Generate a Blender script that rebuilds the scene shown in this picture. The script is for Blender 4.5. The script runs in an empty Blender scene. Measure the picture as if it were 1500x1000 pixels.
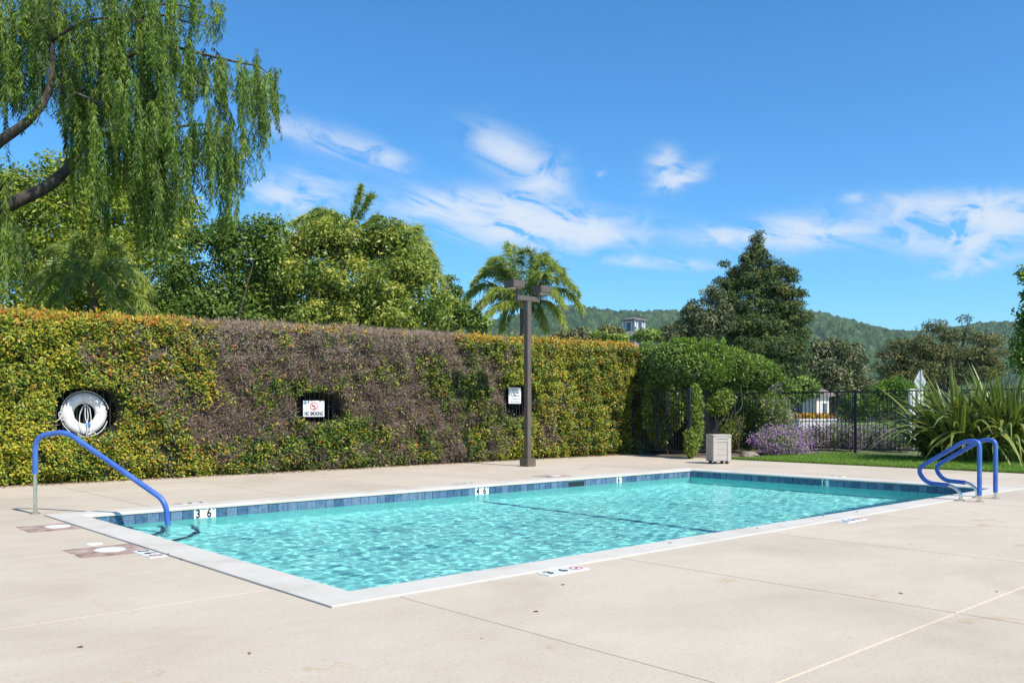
import bpy, bmesh, math, random
import numpy as np
from mathutils import Vector, Matrix

# ------------------------------------------------------------------ camera
F, YH, TH, H = 1283.0, 600.9, math.radians(47.78), 1.29     # focal length in px of a 1500 px wide frame, horizon row, yaw, eye height
ST, CT = math.sin(TH), math.cos(TH)
sc = bpy.context.scene
col = sc.collection
cd = bpy.data.cameras.new('camera')
cam = bpy.data.objects.new('camera', cd); col.objects.link(cam)
cd.sensor_width = 36; cd.lens = F / 1500 * 36; cd.shift_y = (YH - 500) / 1500
cd.clip_start = 0.05; cd.clip_end = 12000
cam.location = (0, 0, H); cam.rotation_euler = (math.pi / 2, 0, TH - math.pi / 2)
sc.camera = cam

# ------------------------------------------------------------------ world, sun, exposure
SUN_EL = math.radians(47.5)
SH = Vector((0.08, -0.997)).normalized()                      # horizontal direction towards the sun
SUN = Vector((SH.x * math.cos(SUN_EL), SH.y * math.cos(SUN_EL), math.sin(SUN_EL)))
world = bpy.data.worlds.new('World'); sc.world = world; world.use_nodes = True
sun = bpy.data.lights.new('sun', 'SUN'); sun.energy = 4.7; sun.angle = math.radians(0.53); sun.color = (1.0, 0.94, 0.84)
suno = bpy.data.objects.new('sun', sun); col.objects.link(suno)
suno.rotation_euler = SUN.to_track_quat('Z', 'Y').to_euler(); suno.location = (0, -20, 40)
sc.view_settings.view_transform = 'Standard'; sc.view_settings.look = 'None'
sc.view_settings.exposure = 0.35; sc.view_settings.gamma = 1.0; sc.view_settings.use_curve_mapping = False
sc.render.engine = 'CYCLES'
sc.cycles.use_denoising = True
try:
    sc.cycles.denoiser = 'OPENIMAGEDENOISE'; sc.cycles.denoising_input_passes = 'RGB_ALBEDO_NORMAL'; sc.cycles.denoising_prefilter = 'NONE'
except Exception: pass
sc.cycles.max_bounces = 10; sc.cycles.diffuse_bounces = 4; sc.cycles.glossy_bounces = 3; sc.cycles.transmission_bounces = 6
sc.cycles.transparent_max_bounces = 12; sc.cycles.caustics_reflective = False; sc.cycles.caustics_refractive = True
sc.cycles.sample_clamp_indirect = 6.0; sc.cycles.use_adaptive_sampling = False

def sky_nodes():
    nt = world.node_tree; N = nt.nodes; LK = nt.links
    for n in list(N): N.remove(n)
    def nd(t, **k):
        n = N.new(t)
        for a, b in k.items(): setattr(n, a, b)
        return n
    def m(op, a, b=None, c=None, clamp=False):
        n = nd('ShaderNodeMath', operation=op); n.use_clamp = clamp
        for i, v in enumerate((a, b, c)):
            if v is None: continue
            if isinstance(v, (int, float)): n.inputs[i].default_value = v
            else: LK.new(v, n.inputs[i])
        return n.outputs[0]
    out = nd('ShaderNodeOutputWorld'); bg = nd('ShaderNodeBackground'); bg.inputs['Strength'].default_value = SKY_STRENGTH
    sky = nd('ShaderNodeTexSky'); sky.sky_type = 'NISHITA'; sky.sun_disc = False
    sky.sun_elevation = SUN_EL; sky.sun_rotation = math.atan2(SH.x, SH.y)
    sky.altitude = 10; sky.air_density = 1.0; sky.dust_density = 0.0; sky.ozone_density = 4.0
    hs = nd('ShaderNodeHueSaturation'); hs.inputs['Saturation'].default_value = SKY_SAT; hs.inputs['Hue'].default_value = SKY_HUE
    hs.inputs['Value'].default_value = 1.0
    tn = nd('ShaderNodeMix', data_type='RGBA', blend_type='MULTIPLY'); tn.inputs['Factor'].default_value = 1.0; tn.inputs['B'].default_value = SKY_TINT
    LK.new(sky.outputs[0], tn.inputs['A']); LK.new(tn.outputs['Result'], hs.inputs['Color'])
    tc = nd('ShaderNodeTexCoord'); sp = nd('ShaderNodeSeparateXYZ'); LK.new(tc.outputs['Generated'], sp.inputs[0])
    x, y, z = sp.outputs
    az = m('ARCTAN2', y, x); el = m('ARCSINE', z)
    # streaky, warped noise: the texture of high thin cloud
    nz0 = nd('ShaderNodeTexNoise'); nz0.inputs['Scale'].default_value = 5.0; nz0.inputs['Detail'].default_value = 3
    LK.new(tc.outputs['Generated'], nz0.inputs['Vector'])
    cb = nd('ShaderNodeCombineXYZ')
    LK.new(m('ADD', m('MULTIPLY', az, 17.0), m('MULTIPLY', nz0.outputs['Fac'], 5.0)), cb.inputs[0])
    LK.new(m('ADD', m('MULTIPLY', el, 46.0), m('ADD', m('MULTIPLY', az, -9.0), m('MULTIPLY', nz0.outputs['Fac'], 3.0))), cb.inputs[1])
    nz = nd('ShaderNodeTexNoise'); nz.inputs['Scale'].default_value = 1.0; nz.inputs['Detail'].default_value = 9; nz.inputs['Roughness'].default_value = 0.6
    nz.inputs['Distortion'].default_value = 0.5
    LK.new(cb.outputs[0], nz.inputs['Vector'])
    total = None
    for (px, py, a, b, rot, s) in CLOUDS:
        dx = (px - 750) / F; dz = (YH - py) / F
        wx, wy = ST * dx + CT, -CT * dx + ST
        a0 = math.atan2(wy, wx); e0 = math.atan2(dz, math.hypot(wx, wy))
        k = 1 / math.hypot(wx, wy)
        A = a / F * k; B = b / F * k
        da = m('SUBTRACT', a0, az); de = m('SUBTRACT', el, e0)
        c_, s_ = math.cos(rot), math.sin(rot)
        uu = m('ADD', m('MULTIPLY', da, c_ / A), m('MULTIPLY', de, s_ / A))
        vv = m('ADD', m('MULTIPLY', da, -s_ / B), m('MULTIPLY', de, c_ / B))
        r2 = m('ADD', m('MULTIPLY', uu, uu), m('MULTIPLY', vv, vv))
        g = m('MULTIPLY', m('EXPONENT', m('MULTIPLY', r2, -1.25)), s)
        total = g if total is None else m('ADD', total, g)
    # the same thin cloud goes on, sparsely, over the rest of the sky
    nb = nd('ShaderNodeTexNoise'); nb.inputs['Scale'].default_value = 2.3; nb.inputs['Detail'].default_value = 2
    LK.new(tc.outputs['Generated'], nb.inputs['Vector'])
    back = m('SUBTRACT', 0.75, m('ADD', m('MULTIPLY', x, CT), m('MULTIPLY', y, ST)), clamp=True)
    total = m('ADD', total, m('MULTIPLY', m('MULTIPLY', m('SUBTRACT', nb.outputs['Fac'], 0.5, clamp=True), 2.2), back))
    wisp = m('SUBTRACT', m('MULTIPLY', nz.outputs['Fac'], 3.6), 1.35, clamp=True)
    fac = m('MULTIPLY', m('SUBTRACT', 1.0, m('EXPONENT', m('MULTIPLY', m('MULTIPLY', total, wisp), -2.1))), 0.9, clamp=True)
    mix = nd('ShaderNodeMix', data_type='RGBA'); LK.new(fac, mix.inputs['Factor'])
    LK.new(hs.outputs[0], mix.inputs['A']); mix.inputs['B'].default_value = CLOUD_COL
    LK.new(mix.outputs['Result'], bg.inputs['Color']); LK.new(bg.outputs[0], out.inputs[0])
SKY_STRENGTH, SKY_SAT, SKY_HUE = 0.125, 1.08, 0.5
SKY_TINT = (0.67, 1.02, 1.22, 1)
CLOUD_COL = (5.2, 5.6, 6.1, 1)
CLOUDS = [(480, 205, 75, 17, -0.22, 1.0), (555, 228, 50, 14, -0.3, 0.7), (430, 285, 65, 26, 0.1, 1.3), (760, 322, 135, 30, -0.12, 1.9), (800, 338, 90, 20, 0.0, 0.9), (660, 300, 80, 18, 0.05, 0.9), (850, 345, 60, 14, 0.0, 0.9),
          (750, 228, 66, 26, -0.45, 0.95), (790, 275, 40, 26, 0.6, 0.8), (975, 245, 24, 24, 0.3, 0.9), (1000, 262, 38, 13, 0.35, 0.9),
          (1060, 345, 70, 12, -0.1, 0.8), (1170, 342, 110, 21, 0.0, 1.35), (1390, 305, 110, 20, -0.12, 1.05), (1450, 320, 90, 28, 0.1, 1.2),
          (1410, 352, 85, 24, -0.15, 1.1), (1420, 388, 40, 14, 0.2, 0.8), (960, 384, 110, 8, -0.1, 0.7), (1250, 290, 16, 7, 0, 0.8), (878, 256, 9, 4, 0.3, 0.35)]
sky_nodes()

# ------------------------------------------------------------------ helpers
def at(px, py, D):
    """the world point that stands D metres ahead of the camera and shows at column px, row py of the photograph"""
    px = np.asarray(px, float); py = np.asarray(py, float); D = np.asarray(D, float)
    x = (px - 750) / F * D
    return np.stack(np.broadcast_arrays(ST * x + CT * D, -CT * x + ST * D, H - (py - YH) / F * D), -1)
def to_px(P):
    P = np.asarray(P, float)
    x = P[..., 0] * ST - P[..., 1] * CT; D = P[..., 0] * CT + P[..., 1] * ST
    return 750 + F * x / D, YH + F * (H - P[..., 2]) / D
def gnd(px, py, z=0.0):
    D = F * (H - z) / (py - YH)
    return at(px, py, D)
def tag(o, label=None, cat=None, group=None, kind=None):
    if label: o['label'] = label
    if cat: o['category'] = cat
    if group: o['group'] = group
    if kind: o['kind'] = kind
    return o
def empty(name, loc, label=None, cat=None, group=None, kind=None):
    o = bpy.data.objects.new(name, None); col.objects.link(o); o.location = loc; o.empty_display_size = 0.1
    return tag(o, label, cat, group, kind)
def wloc(o):
    v = Vector((0, 0, 0))
    while o is not None: v += o.location; o = o.parent
    return v
def raw_mesh(name, V, Fq, smooth=False, attrs=None):
    """V (n,3), Fq (m,k) arrays -> mesh"""
    V = np.ascontiguousarray(V, np.float32); Fq = np.ascontiguousarray(Fq, np.int32)
    me = bpy.data.meshes.new(name); m_, k = Fq.shape
    me.vertices.add(len(V)); me.vertices.foreach_set('co', V.ravel())
    me.loops.add(m_ * k); me.loops.foreach_set('vertex_index', Fq.ravel())
    me.polygons.add(m_); me.polygons.foreach_set('loop_start', np.arange(0, m_ * k, k, dtype=np.int32))
    me.polygons.foreach_set('loop_total', np.full(m_, k, np.int32))
    if smooth: me.polygons.foreach_set('use_smooth', np.ones(m_, bool))
    for an, av in (attrs or {}).items():
        a = me.attributes.new(an, 'FLOAT', 'FACE'); a.data.foreach_set('value', np.ascontiguousarray(av, np.float32))
    me.update(calc_edges=True)
    return me
def link(name, me, mat=None, parent=None, loc=(0, 0, 0)):
    o = bpy.data.objects.new(name, me); col.objects.link(o); o.parent = parent; o.location = loc
    if mat is not None and len(me.materials) == 0: me.materials.append(mat)
    return o
class MB:
    """collects boxes, tubes, prisms in world coordinates; build() links them as ONE mesh object"""
    def __init__(s): s.v = []; s.f = []; s.sm = []
    def add(s, vs, fs, smooth=False):
        o = len(s.v); s.v += [tuple(v) for v in vs]; s.f += [tuple(i + o for i in f) for f in fs]; s.sm += [smooth] * len(fs); return s
    def box(s, c, d, rz=0.0, bev=0.0, rot=None):
        bm = bmesh.new(); bmesh.ops.create_cube(bm, size=1.0)
        bmesh.ops.scale(bm, vec=d, verts=bm.verts)
        if bev > 0: bmesh.ops.bevel(bm, geom=list(bm.edges), offset=bev, segments=2, affect='EDGES')
        M = Matrix.Translation(Vector(c)) @ (rot.to_4x4() if rot is not None else Matrix.Rotation(rz, 4, 'Z'))
        bm.verts.ensure_lookup_table(); bm.verts.index_update()
        s.add([M @ v.co for v in bm.verts], [[v.index for v in f.verts] for f in bm.faces]); bm.free(); return s
    def tube(s, pts, r, n=10, caps=True):
        pts = [Vector(p) for p in pts]; m_ = len(pts)
        rs = [r] * m_ if isinstance(r, (int, float)) else list(r)
        t0 = (pts[1] - pts[0]).normalized(); ref = Vector((0, 0, 1)) if abs(t0.z) < 0.9 else Vector((1, 0, 0))
        nrm = (ref - t0 * ref.dot(t0)).normalized(); vs = []
        for i in range(m_):
            t = (pts[min(i + 1, m_ - 1)] - pts[max(i - 1, 0)]).normalized()
            nrm = (nrm - t * nrm.dot(t)).normalized(); b = t.cross(nrm)
            for k in range(n):
                a = 2 * math.pi * k / n; vs.append(pts[i] + (nrm * math.cos(a) + b * math.sin(a)) * rs[i])
        fs = [(i * n + k, i * n + (k + 1) % n, (i + 1) * n + (k + 1) % n, (i + 1) * n + k) for i in range(m_ - 1) for k in range(n)]
        s.add(vs, fs, True)
        if caps: s.add(vs[:n], [tuple(range(n - 1, -1, -1))]); s.add(vs[-n:], [tuple(range(n))])
        return s
    def prism(s, poly, z0, z1):
        n = len(poly); vs = [(x, y, z0) for x, y in poly] + [(x, y, z1) for x, y in poly]
        s.add(vs, [tuple(range(n - 1, -1, -1)), tuple(range(n, 2 * n))] + [(k, (k + 1) % n, n + (k + 1) % n, n + k) for k in range(n)]); return s
    def mesh(s, name, off=(0, 0, 0)):
        me = bpy.data.meshes.new(name); off = Vector(off)
        me.from_pydata([tuple(Vector(v) - off) for v in s.v], [], s.f)
        me.polygons.foreach_set('use_smooth', s.sm); me.update(); return me
    def build(s, name, mat, parent=None):
        me = s.mesh(name, wloc(parent) if parent else (0, 0, 0)); me.materials.append(mat)
        return link(name, me, None, parent)
def rounded(pts, rad, n=6):
    """polyline with rounded corners"""
    pts = [Vector(p) for p in pts]; out = [pts[0]]
    for i in range(1, len(pts) - 1):
        a, b, c = pts[i - 1], pts[i], pts[i + 1]; r = rad[i - 1] if isinstance(rad, (list, tuple)) else rad
        d = min(r, (a - b).length * 0.49, (c - b).length * 0.49)
        p0 = b + (a - b).normalized() * d; p1 = b + (c - b).normalized() * d
        for k in range(n + 1):
            t = k / n; out.append(p0 * (1 - t) ** 2 + b * 2 * t * (1 - t) + p1 * t * t)
    return out + [pts[-1]]
def unit(a): return a / np.maximum(np.linalg.norm(a, axis=-1, keepdims=True), 1e-9)
def leaf_mesh(name, P, Dv, Nv, L, Wd, tint, curl=0.12):
    """one bent diamond-shaped blade per row"""
    Dv = unit(Dv); Sv = unit(np.cross(Dv, Nv)); Nv = np.cross(Sv, Dv)
    L = np.broadcast_to(np.asarray(L, float), (len(P),))[:, None]; Wd = np.broadcast_to(np.asarray(Wd, float), (len(P),))[:, None]
    mid = P + Dv * L * 0.45 + Nv * L * curl * 0.5
    V = np.stack([P, mid + Sv * Wd * 0.5, P + Dv * L - Nv * L * curl, mid - Sv * Wd * 0.5], 1).reshape(-1, 3)
    Fq = np.arange(len(P) * 4).reshape(-1, 4)
    return raw_mesh(name, V, Fq, False, {'tint': tint})
def rdir(rng, n, zb=0.0):
    d = rng.normal(size=(n, 3)); d[:, 2] += zb; return unit(d)

# ------------------------------------------------------------------ materials
def principled(name):
    m = bpy.data.materials.new(name); m.use_nodes = True; nt = m.node_tree
    return m, nt, nt.nodes['Principled BSDF']
def ramp(nt, stops, interp='LINEAR'):
    r = nt.nodes.new('ShaderNodeValToRGB'); r.color_ramp.interpolation = interp
    e = r.color_ramp.elements
    while len(e) < len(stops): e.new(0.5)
    for el, (p, c) in zip(e, stops): el.position = p; el.color = (*c, 1)
    return r
def noise(nt, scale, detail=4, rough=0.55, coord='Object', vec=None, dist=0.0):
    n = nt.nodes.new('ShaderNodeTexNoise'); n.inputs['Scale'].default_value = scale; n.inputs['Detail'].default_value = detail
    n.inputs['Roughness'].default_value = rough; n.inputs['Distortion'].default_value = dist
    if vec is None:
        tc = nt.nodes.new('ShaderNodeTexCoord'); vec = tc.outputs[coord]
    nt.links.new(vec, n.inputs['Vector']); return n
def bump(nt, b, src, strength, dist=0.01, prev=None):
    n = nt.nodes.new('ShaderNodeBump'); n.inputs['Strength'].default_value = strength; n.inputs['Distance'].default_value = dist
    nt.links.new(src, n.inputs['Height'])
    if prev is not None: nt.links.new(prev.outputs[0], n.inputs['Normal'])
    nt.links.new(n.outputs[0], b.inputs['Normal']); return n
def surf(name, c1, c2=None, scale=3.0, rough=0.6, metal=0.0, bump_scale=None, bump_s=0.2, detail=5, spec=0.5, coord='Object', lo=0.35, hi=0.65):
    m, nt, b = principled(name); b.inputs['Roughness'].default_value = rough; b.inputs['Metallic'].default_value = metal
    b.inputs['Specular IOR Level'].default_value = spec
    n = noise(nt, scale, detail, coord=coord); r = ramp(nt, [(lo, c1), (hi, c2 or tuple(min(1, x * 1.12) for x in c1))])
    nt.links.new(n.outputs['Fac'], r.inputs[0]); nt.links.new(r.outputs[0], b.inputs['Base Color'])
    if bump_scale: bump(nt, b, noise(nt, bump_scale, 4, coord=coord).outputs['Fac'], bump_s)
    return m
def leafmat(name, stops, trans=0.35, rough=0.5, spec=0.4, tmul=(1.15, 1.25, 0.6)):
    m, nt, b = principled(name)
    a = nt.nodes.new('ShaderNodeAttribute'); a.attribute_name = 'tint'
    r = ramp(nt, stops); nt.links.new(a.outputs['Fac'], r.inputs[0]); nt.links.new(r.outputs[0], b.inputs['Base Color'])
    b.inputs['Roughness'].default_value = rough; b.inputs['Specular IOR Level'].default_value = spec
    t = nt.nodes.new('ShaderNodeBsdfTranslucent')
    mu = nt.nodes.new('ShaderNodeMix'); mu.data_type = 'RGBA'; mu.blend_type = 'MULTIPLY'; mu.inputs['Factor'].default_value = 1.0
    nt.links.new(r.outputs[0], mu.inputs['A']); mu.inputs['B'].default_value = (*tmul, 1); nt.links.new(mu.outputs['Result'], t.inputs['Color'])
    mx = nt.nodes.new('ShaderNodeMixShader'); mx.inputs[0].default_value = trans
    nt.links.new(b.outputs[0], mx.inputs[1]); nt.links.new(t.outputs[0], mx.inputs[2])
    nt.links.new(mx.outputs[0], nt.nodes['Material Output'].inputs['Surface'])
    return m
def bark(name, c1, c2, scale=6.0):
    m, nt, b = principled(name); b.inputs['Roughness'].default_value = 0.9
    tc = nt.nodes.new('ShaderNodeTexCoord'); mp = nt.nodes.new('ShaderNodeMapping'); mp.inputs['Scale'].default_value = (scale, scale, scale * 0.35)
    nt.links.new(tc.outputs['Object'], mp.inputs[0]); n = noise(nt, 1.0, 6, 0.65, vec=mp.outputs[0])
    r = ramp(nt, [(0.35, c1), (0.65, c2)]); nt.links.new(n.outputs['Fac'], r.inputs[0]); nt.links.new(r.outputs[0], b.inputs['Base Color'])
    bump(nt, b, n.outputs['Fac'], 0.7, 0.03); return m
def text_mesh(body, size, bold=0.0, depth=0.0015, align='CENTER', sx=1.0):
    cu = bpy.data.curves.new('lettering', 'FONT'); cu.body = body; cu.size = size; cu.align_x = align; cu.align_y = 'CENTER'
    cu.extrude = depth; cu.offset = bold; cu.resolution_u = 3
    ob = bpy.data.objects.new('lettering', cu); col.objects.link(ob)
    me = bpy.data.meshes.new_from_object(ob.evaluated_get(bpy.context.evaluated_depsgraph_get()))
    bpy.data.objects.remove(ob)
    for v in me.vertices: v.co.x *= sx
    return me
TXT = {k: text_mesh(k, s, b, sx=w) for k, s, b, w in (('3', 0.158, 0.0045, 1), ('4', 0.158, 0.0045, 1), ('6', 0.158, 0.0045, 1), ("'", 0.10, 0.002, 1), ('"', 0.10, 0.002, 1))}
TXT['NO SMOKING'] = text_mesh('NO SMOKING', 0.105, 0.004, sx=0.62)

# ------------------------------------------------------------------ surfaces
def concrete():
    m, nt, b = principled('deck_concrete'); b.inputs['Roughness'].default_value = 0.85; b.inputs['Specular IOR Level'].default_value = 0.25
    geo = nt.nodes.new('ShaderNodeNewGeometry'); P = geo.outputs['Position']
    big = noise(nt, 0.55, 5, 0.6, vec=P, dist=0.6); r1 = ramp(nt, [(0.3, (0.49, 0.415, 0.32)), (0.5, (0.55, 0.47, 0.365)), (0.72, (0.59, 0.51, 0.40))])
    nt.links.new(big.outputs['Fac'], r1.inputs[0])
    mp = nt.nodes.new('ShaderNodeMapping'); mp.inputs['Scale'].default_value = (2.2, 4.5, 1); mp.inputs['Rotation'].default_value = (0, 0, 0.5); nt.links.new(P, mp.inputs[0])
    st = noise(nt, 1.0, 6, 0.6, vec=mp.outputs[0]); r2 = ramp(nt, [(0.35, (0.955, 0.95, 0.945)), (0.6, (1.0, 1.0, 1.0)), (0.75, (1.02, 1.02, 1.02))])
    nt.links.new(st.outputs['Fac'], r2.inputs[0])
    fine = noise(nt, 42, 4, 0.7, vec=P); r3 = ramp(nt, [(0.30, (0.80, 0.785, 0.77)), (0.46, (1, 1, 1)), (0.8, (1.06, 1.06, 1.06))]); nt.links.new(fine.outputs['Fac'], r3.inputs[0])
    rust = noise(nt, 0.8, 7, 0.7, vec=P, dist=1.5); r4 = ramp(nt, [(0.62, (1, 1, 1)), (0.67, (0.88, 0.78, 0.64)), (0.72, (1, 1, 1))]); nt.links.new(rust.outputs['Fac'], r4.inputs[0])
    vo = nt.nodes.new('ShaderNodeTexVoronoi'); vo.inputs['Scale'].default_value = 2.6; nt.links.new(P, vo.inputs['Vector'])
    r5 = ramp(nt, [(0.018, (0.35, 0.30, 0.25)), (0.03, (1, 1, 1))]); nt.links.new(vo.outputs['Distance'], r5.inputs[0])
    cur = r1.outputs[0]
    for r in (r2, r3, r4, r5):
        mx = nt.nodes.new('ShaderNodeMix'); mx.data_type = 'RGBA'; mx.blend_type = 'MULTIPLY'; mx.inputs['Factor'].default_value = 0.9
        nt.links.new(cur, mx.inputs['A']); nt.links.new(r.outputs[0], mx.inputs['B']); cur = mx.outputs['Result']
    oi = nt.nodes.new('ShaderNodeObjectInfo'); r6 = ramp(nt, [(0, (0.955, 0.95, 0.945)), (1, (1.03, 1.03, 1.03))]); nt.links.new(oi.outputs['Random'], r6.inputs[0])
    mx = nt.nodes.new('ShaderNodeMix'); mx.data_type = 'RGBA'; mx.blend_type = 'MULTIPLY'; mx.inputs['Factor'].default_value = 1
    nt.links.new(cur, mx.inputs['A']); nt.links.new(r6.outputs[0], mx.inputs['B'])
    nt.links.new(mx.outputs['Result'], b.inputs['Base Color'])
    bp = bump(nt, b, fine.outputs['Fac'], 0.25, 0.004); bump(nt, b, st.outputs['Fac'], 0.12, 0.01, bp)
    return m
M_CON = concrete()
M_JOINT = surf('joint_filler', (0.62, 0.60, 0.57), (0.78, 0.77, 0.75), 4.0, 0.8)
def coping_mat():
    m, nt, b = principled('white_coping'); b.inputs['Roughness'].default_value = 0.7; b.inputs['Specular IOR Level'].default_value = 0.3
    geo = nt.nodes.new('ShaderNodeNewGeometry'); P = geo.outputs['Position']
    n1 = noise(nt, 1.6, 6, 0.65, vec=P, dist=0.4); r1 = ramp(nt, [(0.3, (0.50, 0.455, 0.38)), (0.48, (0.59, 0.55, 0.475)), (0.7, (0.635, 0.60, 0.53))]); nt.links.new(n1.outputs['Fac'], r1.inputs[0])
    n2 = noise(nt, 9, 6, 0.75, vec=P); r2 = ramp(nt, [(0.27, (0.66, 0.60, 0.52)), (0.36, (1, 1, 1))]); nt.links.new(n2.outputs['Fac'], r2.inputs[0])
    mx = nt.nodes.new('ShaderNodeMix'); mx.data_type = 'RGBA'; mx.blend_type = 'MULTIPLY'; mx.inputs['Factor'].default_value = 0.8
    nt.links.new(r1.outputs[0], mx.inputs['A']); nt.links.new(r2.outputs[0], mx.inputs['B']); nt.links.new(mx.outputs['Result'], b.inputs['Base Color'])
    bump(nt, b, noise(nt, 60, 3, vec=P).outputs['Fac'], 0.15, 0.003); return m
M_COP = coping_mat()
M_PLASTER = surf('pool_plaster', (0.315, 0.865, 0.855), (0.37, 0.895, 0.88), 0.9, 0.7)
M_GROUT = surf('tile_grout', (0.50, 0.55, 0.58), (0.62, 0.66, 0.68), 8, 0.8)
def tile_mat():
    m, nt, b = principled('blue_tile'); b.inputs['Roughness'].default_value = 0.22
    oi = nt.nodes.new('ShaderNodeObjectInfo'); ad = nt.nodes.new('ShaderNodeVectorMath'); ad.operation = 'ADD'
    tc = nt.nodes.new('ShaderNodeTexCoord'); nt.links.new(tc.outputs['Object'], ad.inputs[0]); nt.links.new(oi.outputs['Location'], ad.inputs[1])
    n = noise(nt, 16, 6, 0.7, vec=ad.outputs[0], dist=0.6)
    mt = nt.nodes.new('ShaderNodeMath'); mt.operation = 'MULTIPLY_ADD'; mt.inputs[1].default_value = 0.35; nt.links.new(oi.outputs['Random'], mt.inputs[0]); nt.links.new(n.outputs['Fac'], mt.inputs[2])
    r = ramp(nt, [(0.38, (0.03, 0.07, 0.13)), (0.62, (0.07, 0.135, 0.225)), (0.85, (0.15, 0.22, 0.31))]); nt.links.new(mt.outputs[0], r.inputs[0]); nt.links.new(r.outputs[0], b.inputs['Base Color'])
    bump(nt, b, n.outputs['Fac'], 0.3, 0.004); return m
M_TILE = tile_mat()
M_LINE = surf('blue_floor_tile', (0.05, 0.16, 0.34), (0.08, 0.22, 0.42), 9, 0.3)
M_WTILE = surf('white_tile', (0.80, 0.80, 0.78), (0.86, 0.86, 0.84), 5, 0.25)
M_BLACK = surf('black_glaze', (0.015, 0.017, 0.02), (0.03, 0.03, 0.035), 8, 0.3)
M_RED = surf('red_glaze', (0.55, 0.07, 0.06), (0.62, 0.12, 0.10), 8, 0.35)
M_DARK = surf('painted_void_shade', (0.01, 0.014, 0.018), (0.016, 0.02, 0.026), 4, 0.6)
M_BROWN = surf('stained_concrete_patch', (0.27, 0.165, 0.125), (0.47, 0.36, 0.31), 5.0, 0.8, bump_scale=40, detail=7, lo=0.38, hi=0.62)
M_LID = surf('white_plastic_lid', (0.78, 0.77, 0.74), (0.84, 0.83, 0.81), 6, 0.4)
def water_mat():
    m = bpy.data.materials.new('pool_water'); m.use_nodes = True; nt = m.node_tree
    for n in list(nt.nodes): nt.nodes.remove(n)
    out = nt.nodes.new('ShaderNodeOutputMaterial')
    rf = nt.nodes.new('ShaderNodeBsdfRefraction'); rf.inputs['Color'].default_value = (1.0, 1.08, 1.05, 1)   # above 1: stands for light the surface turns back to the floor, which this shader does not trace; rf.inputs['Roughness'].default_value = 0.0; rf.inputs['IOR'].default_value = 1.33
    t = nt.nodes.new('ShaderNodeBsdfTransparent'); t.inputs['Color'].default_value = (0.93, 0.995, 1.0, 1)
    gl = nt.nodes.new('ShaderNodeBsdfGlossy'); gl.inputs['Roughness'].default_value = 0.03
    fr = nt.nodes.new('ShaderNodeFresnel'); fr.inputs['IOR'].default_value = 1.33
    mu = nt.nodes.new('ShaderNodeMath'); mu.operation = 'MULTIPLY'; mu.inputs[1].default_value = WATER_REFL; nt.links.new(fr.outputs[0], mu.inputs[0])
    m1 = nt.nodes.new('ShaderNodeMixShader'); m1.inputs[0].default_value = WATER_CLEAR; nt.links.new(rf.outputs[0], m1.inputs[1]); nt.links.new(t.outputs[0], m1.inputs[2])
    m2 = nt.nodes.new('ShaderNodeMixShader'); nt.links.new(mu.outputs[0], m2.inputs[0]); nt.links.new(m1.outputs[0], m2.inputs[1]); nt.links.new(gl.outputs[0], m2.inputs[2])
    nt.links.new(m2.outputs[0], out.inputs['Surface'])
    geo = nt.nodes.new('ShaderNodeNewGeometry'); mp = nt.nodes.new('ShaderNodeMapping'); mp.inputs['Scale'].default_value = (13, 19, 13); mp.inputs['Rotation'].default_value = (0, 0, 0.7); nt.links.new(geo.outputs['Position'], mp.inputs[0])
    n = noise(nt, 1.0, 3, 0.55, vec=mp.outputs[0]); bp = nt.nodes.new('ShaderNodeBump'); bp.inputs['Strength'].default_value = BUMPS; bp.inputs['Distance'].default_value = 0.01; nt.links.new(n.outputs['Fac'], bp.inputs['Height'])
    for q_ in (rf, gl, fr): nt.links.new(bp.outputs[0], q_.inputs['Normal'])
    return m
BUMPS = 0.18
WATER_REFL = 0.42
WATER_CLEAR = 0.0
M_WATER = water_mat()
M_SOIL = surf('soil', (0.10, 0.075, 0.05), (0.22, 0.17, 0.12), 2.5, 0.95, bump_scale=25, bump_s=0.6, coord='Object')
M_GROUND = surf('rough_grass_ground', (0.07, 0.10, 0.025), (0.16, 0.17, 0.06), 0.35, 0.95, bump_scale=8, bump_s=0.6)
M_TURF = surf('turf', (0.09, 0.17, 0.02), (0.17, 0.27, 0.035), 1.2, 0.9, bump_scale=50, bump_s=0.8)
M_PATH = surf('pale_path', (0.36, 0.35, 0.33), (0.46, 0.45, 0.42), 1.0, 0.9)

# ------------------------------------------------------------------ pool and deck
PX0, PX1, PY0, PY1 = 3.33, 15.68, 5.39, 11.50                  # inner walls
CW = 0.357; ZC = 0.012; ZL = -0.034; ZW = -0.152               # coping width, top, underside; water level
OX0, OX1, OY0, OY1 = PX0 - CW, PX1 + CW, PY0 - CW, PY1 + CW
T = 0.1524
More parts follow.
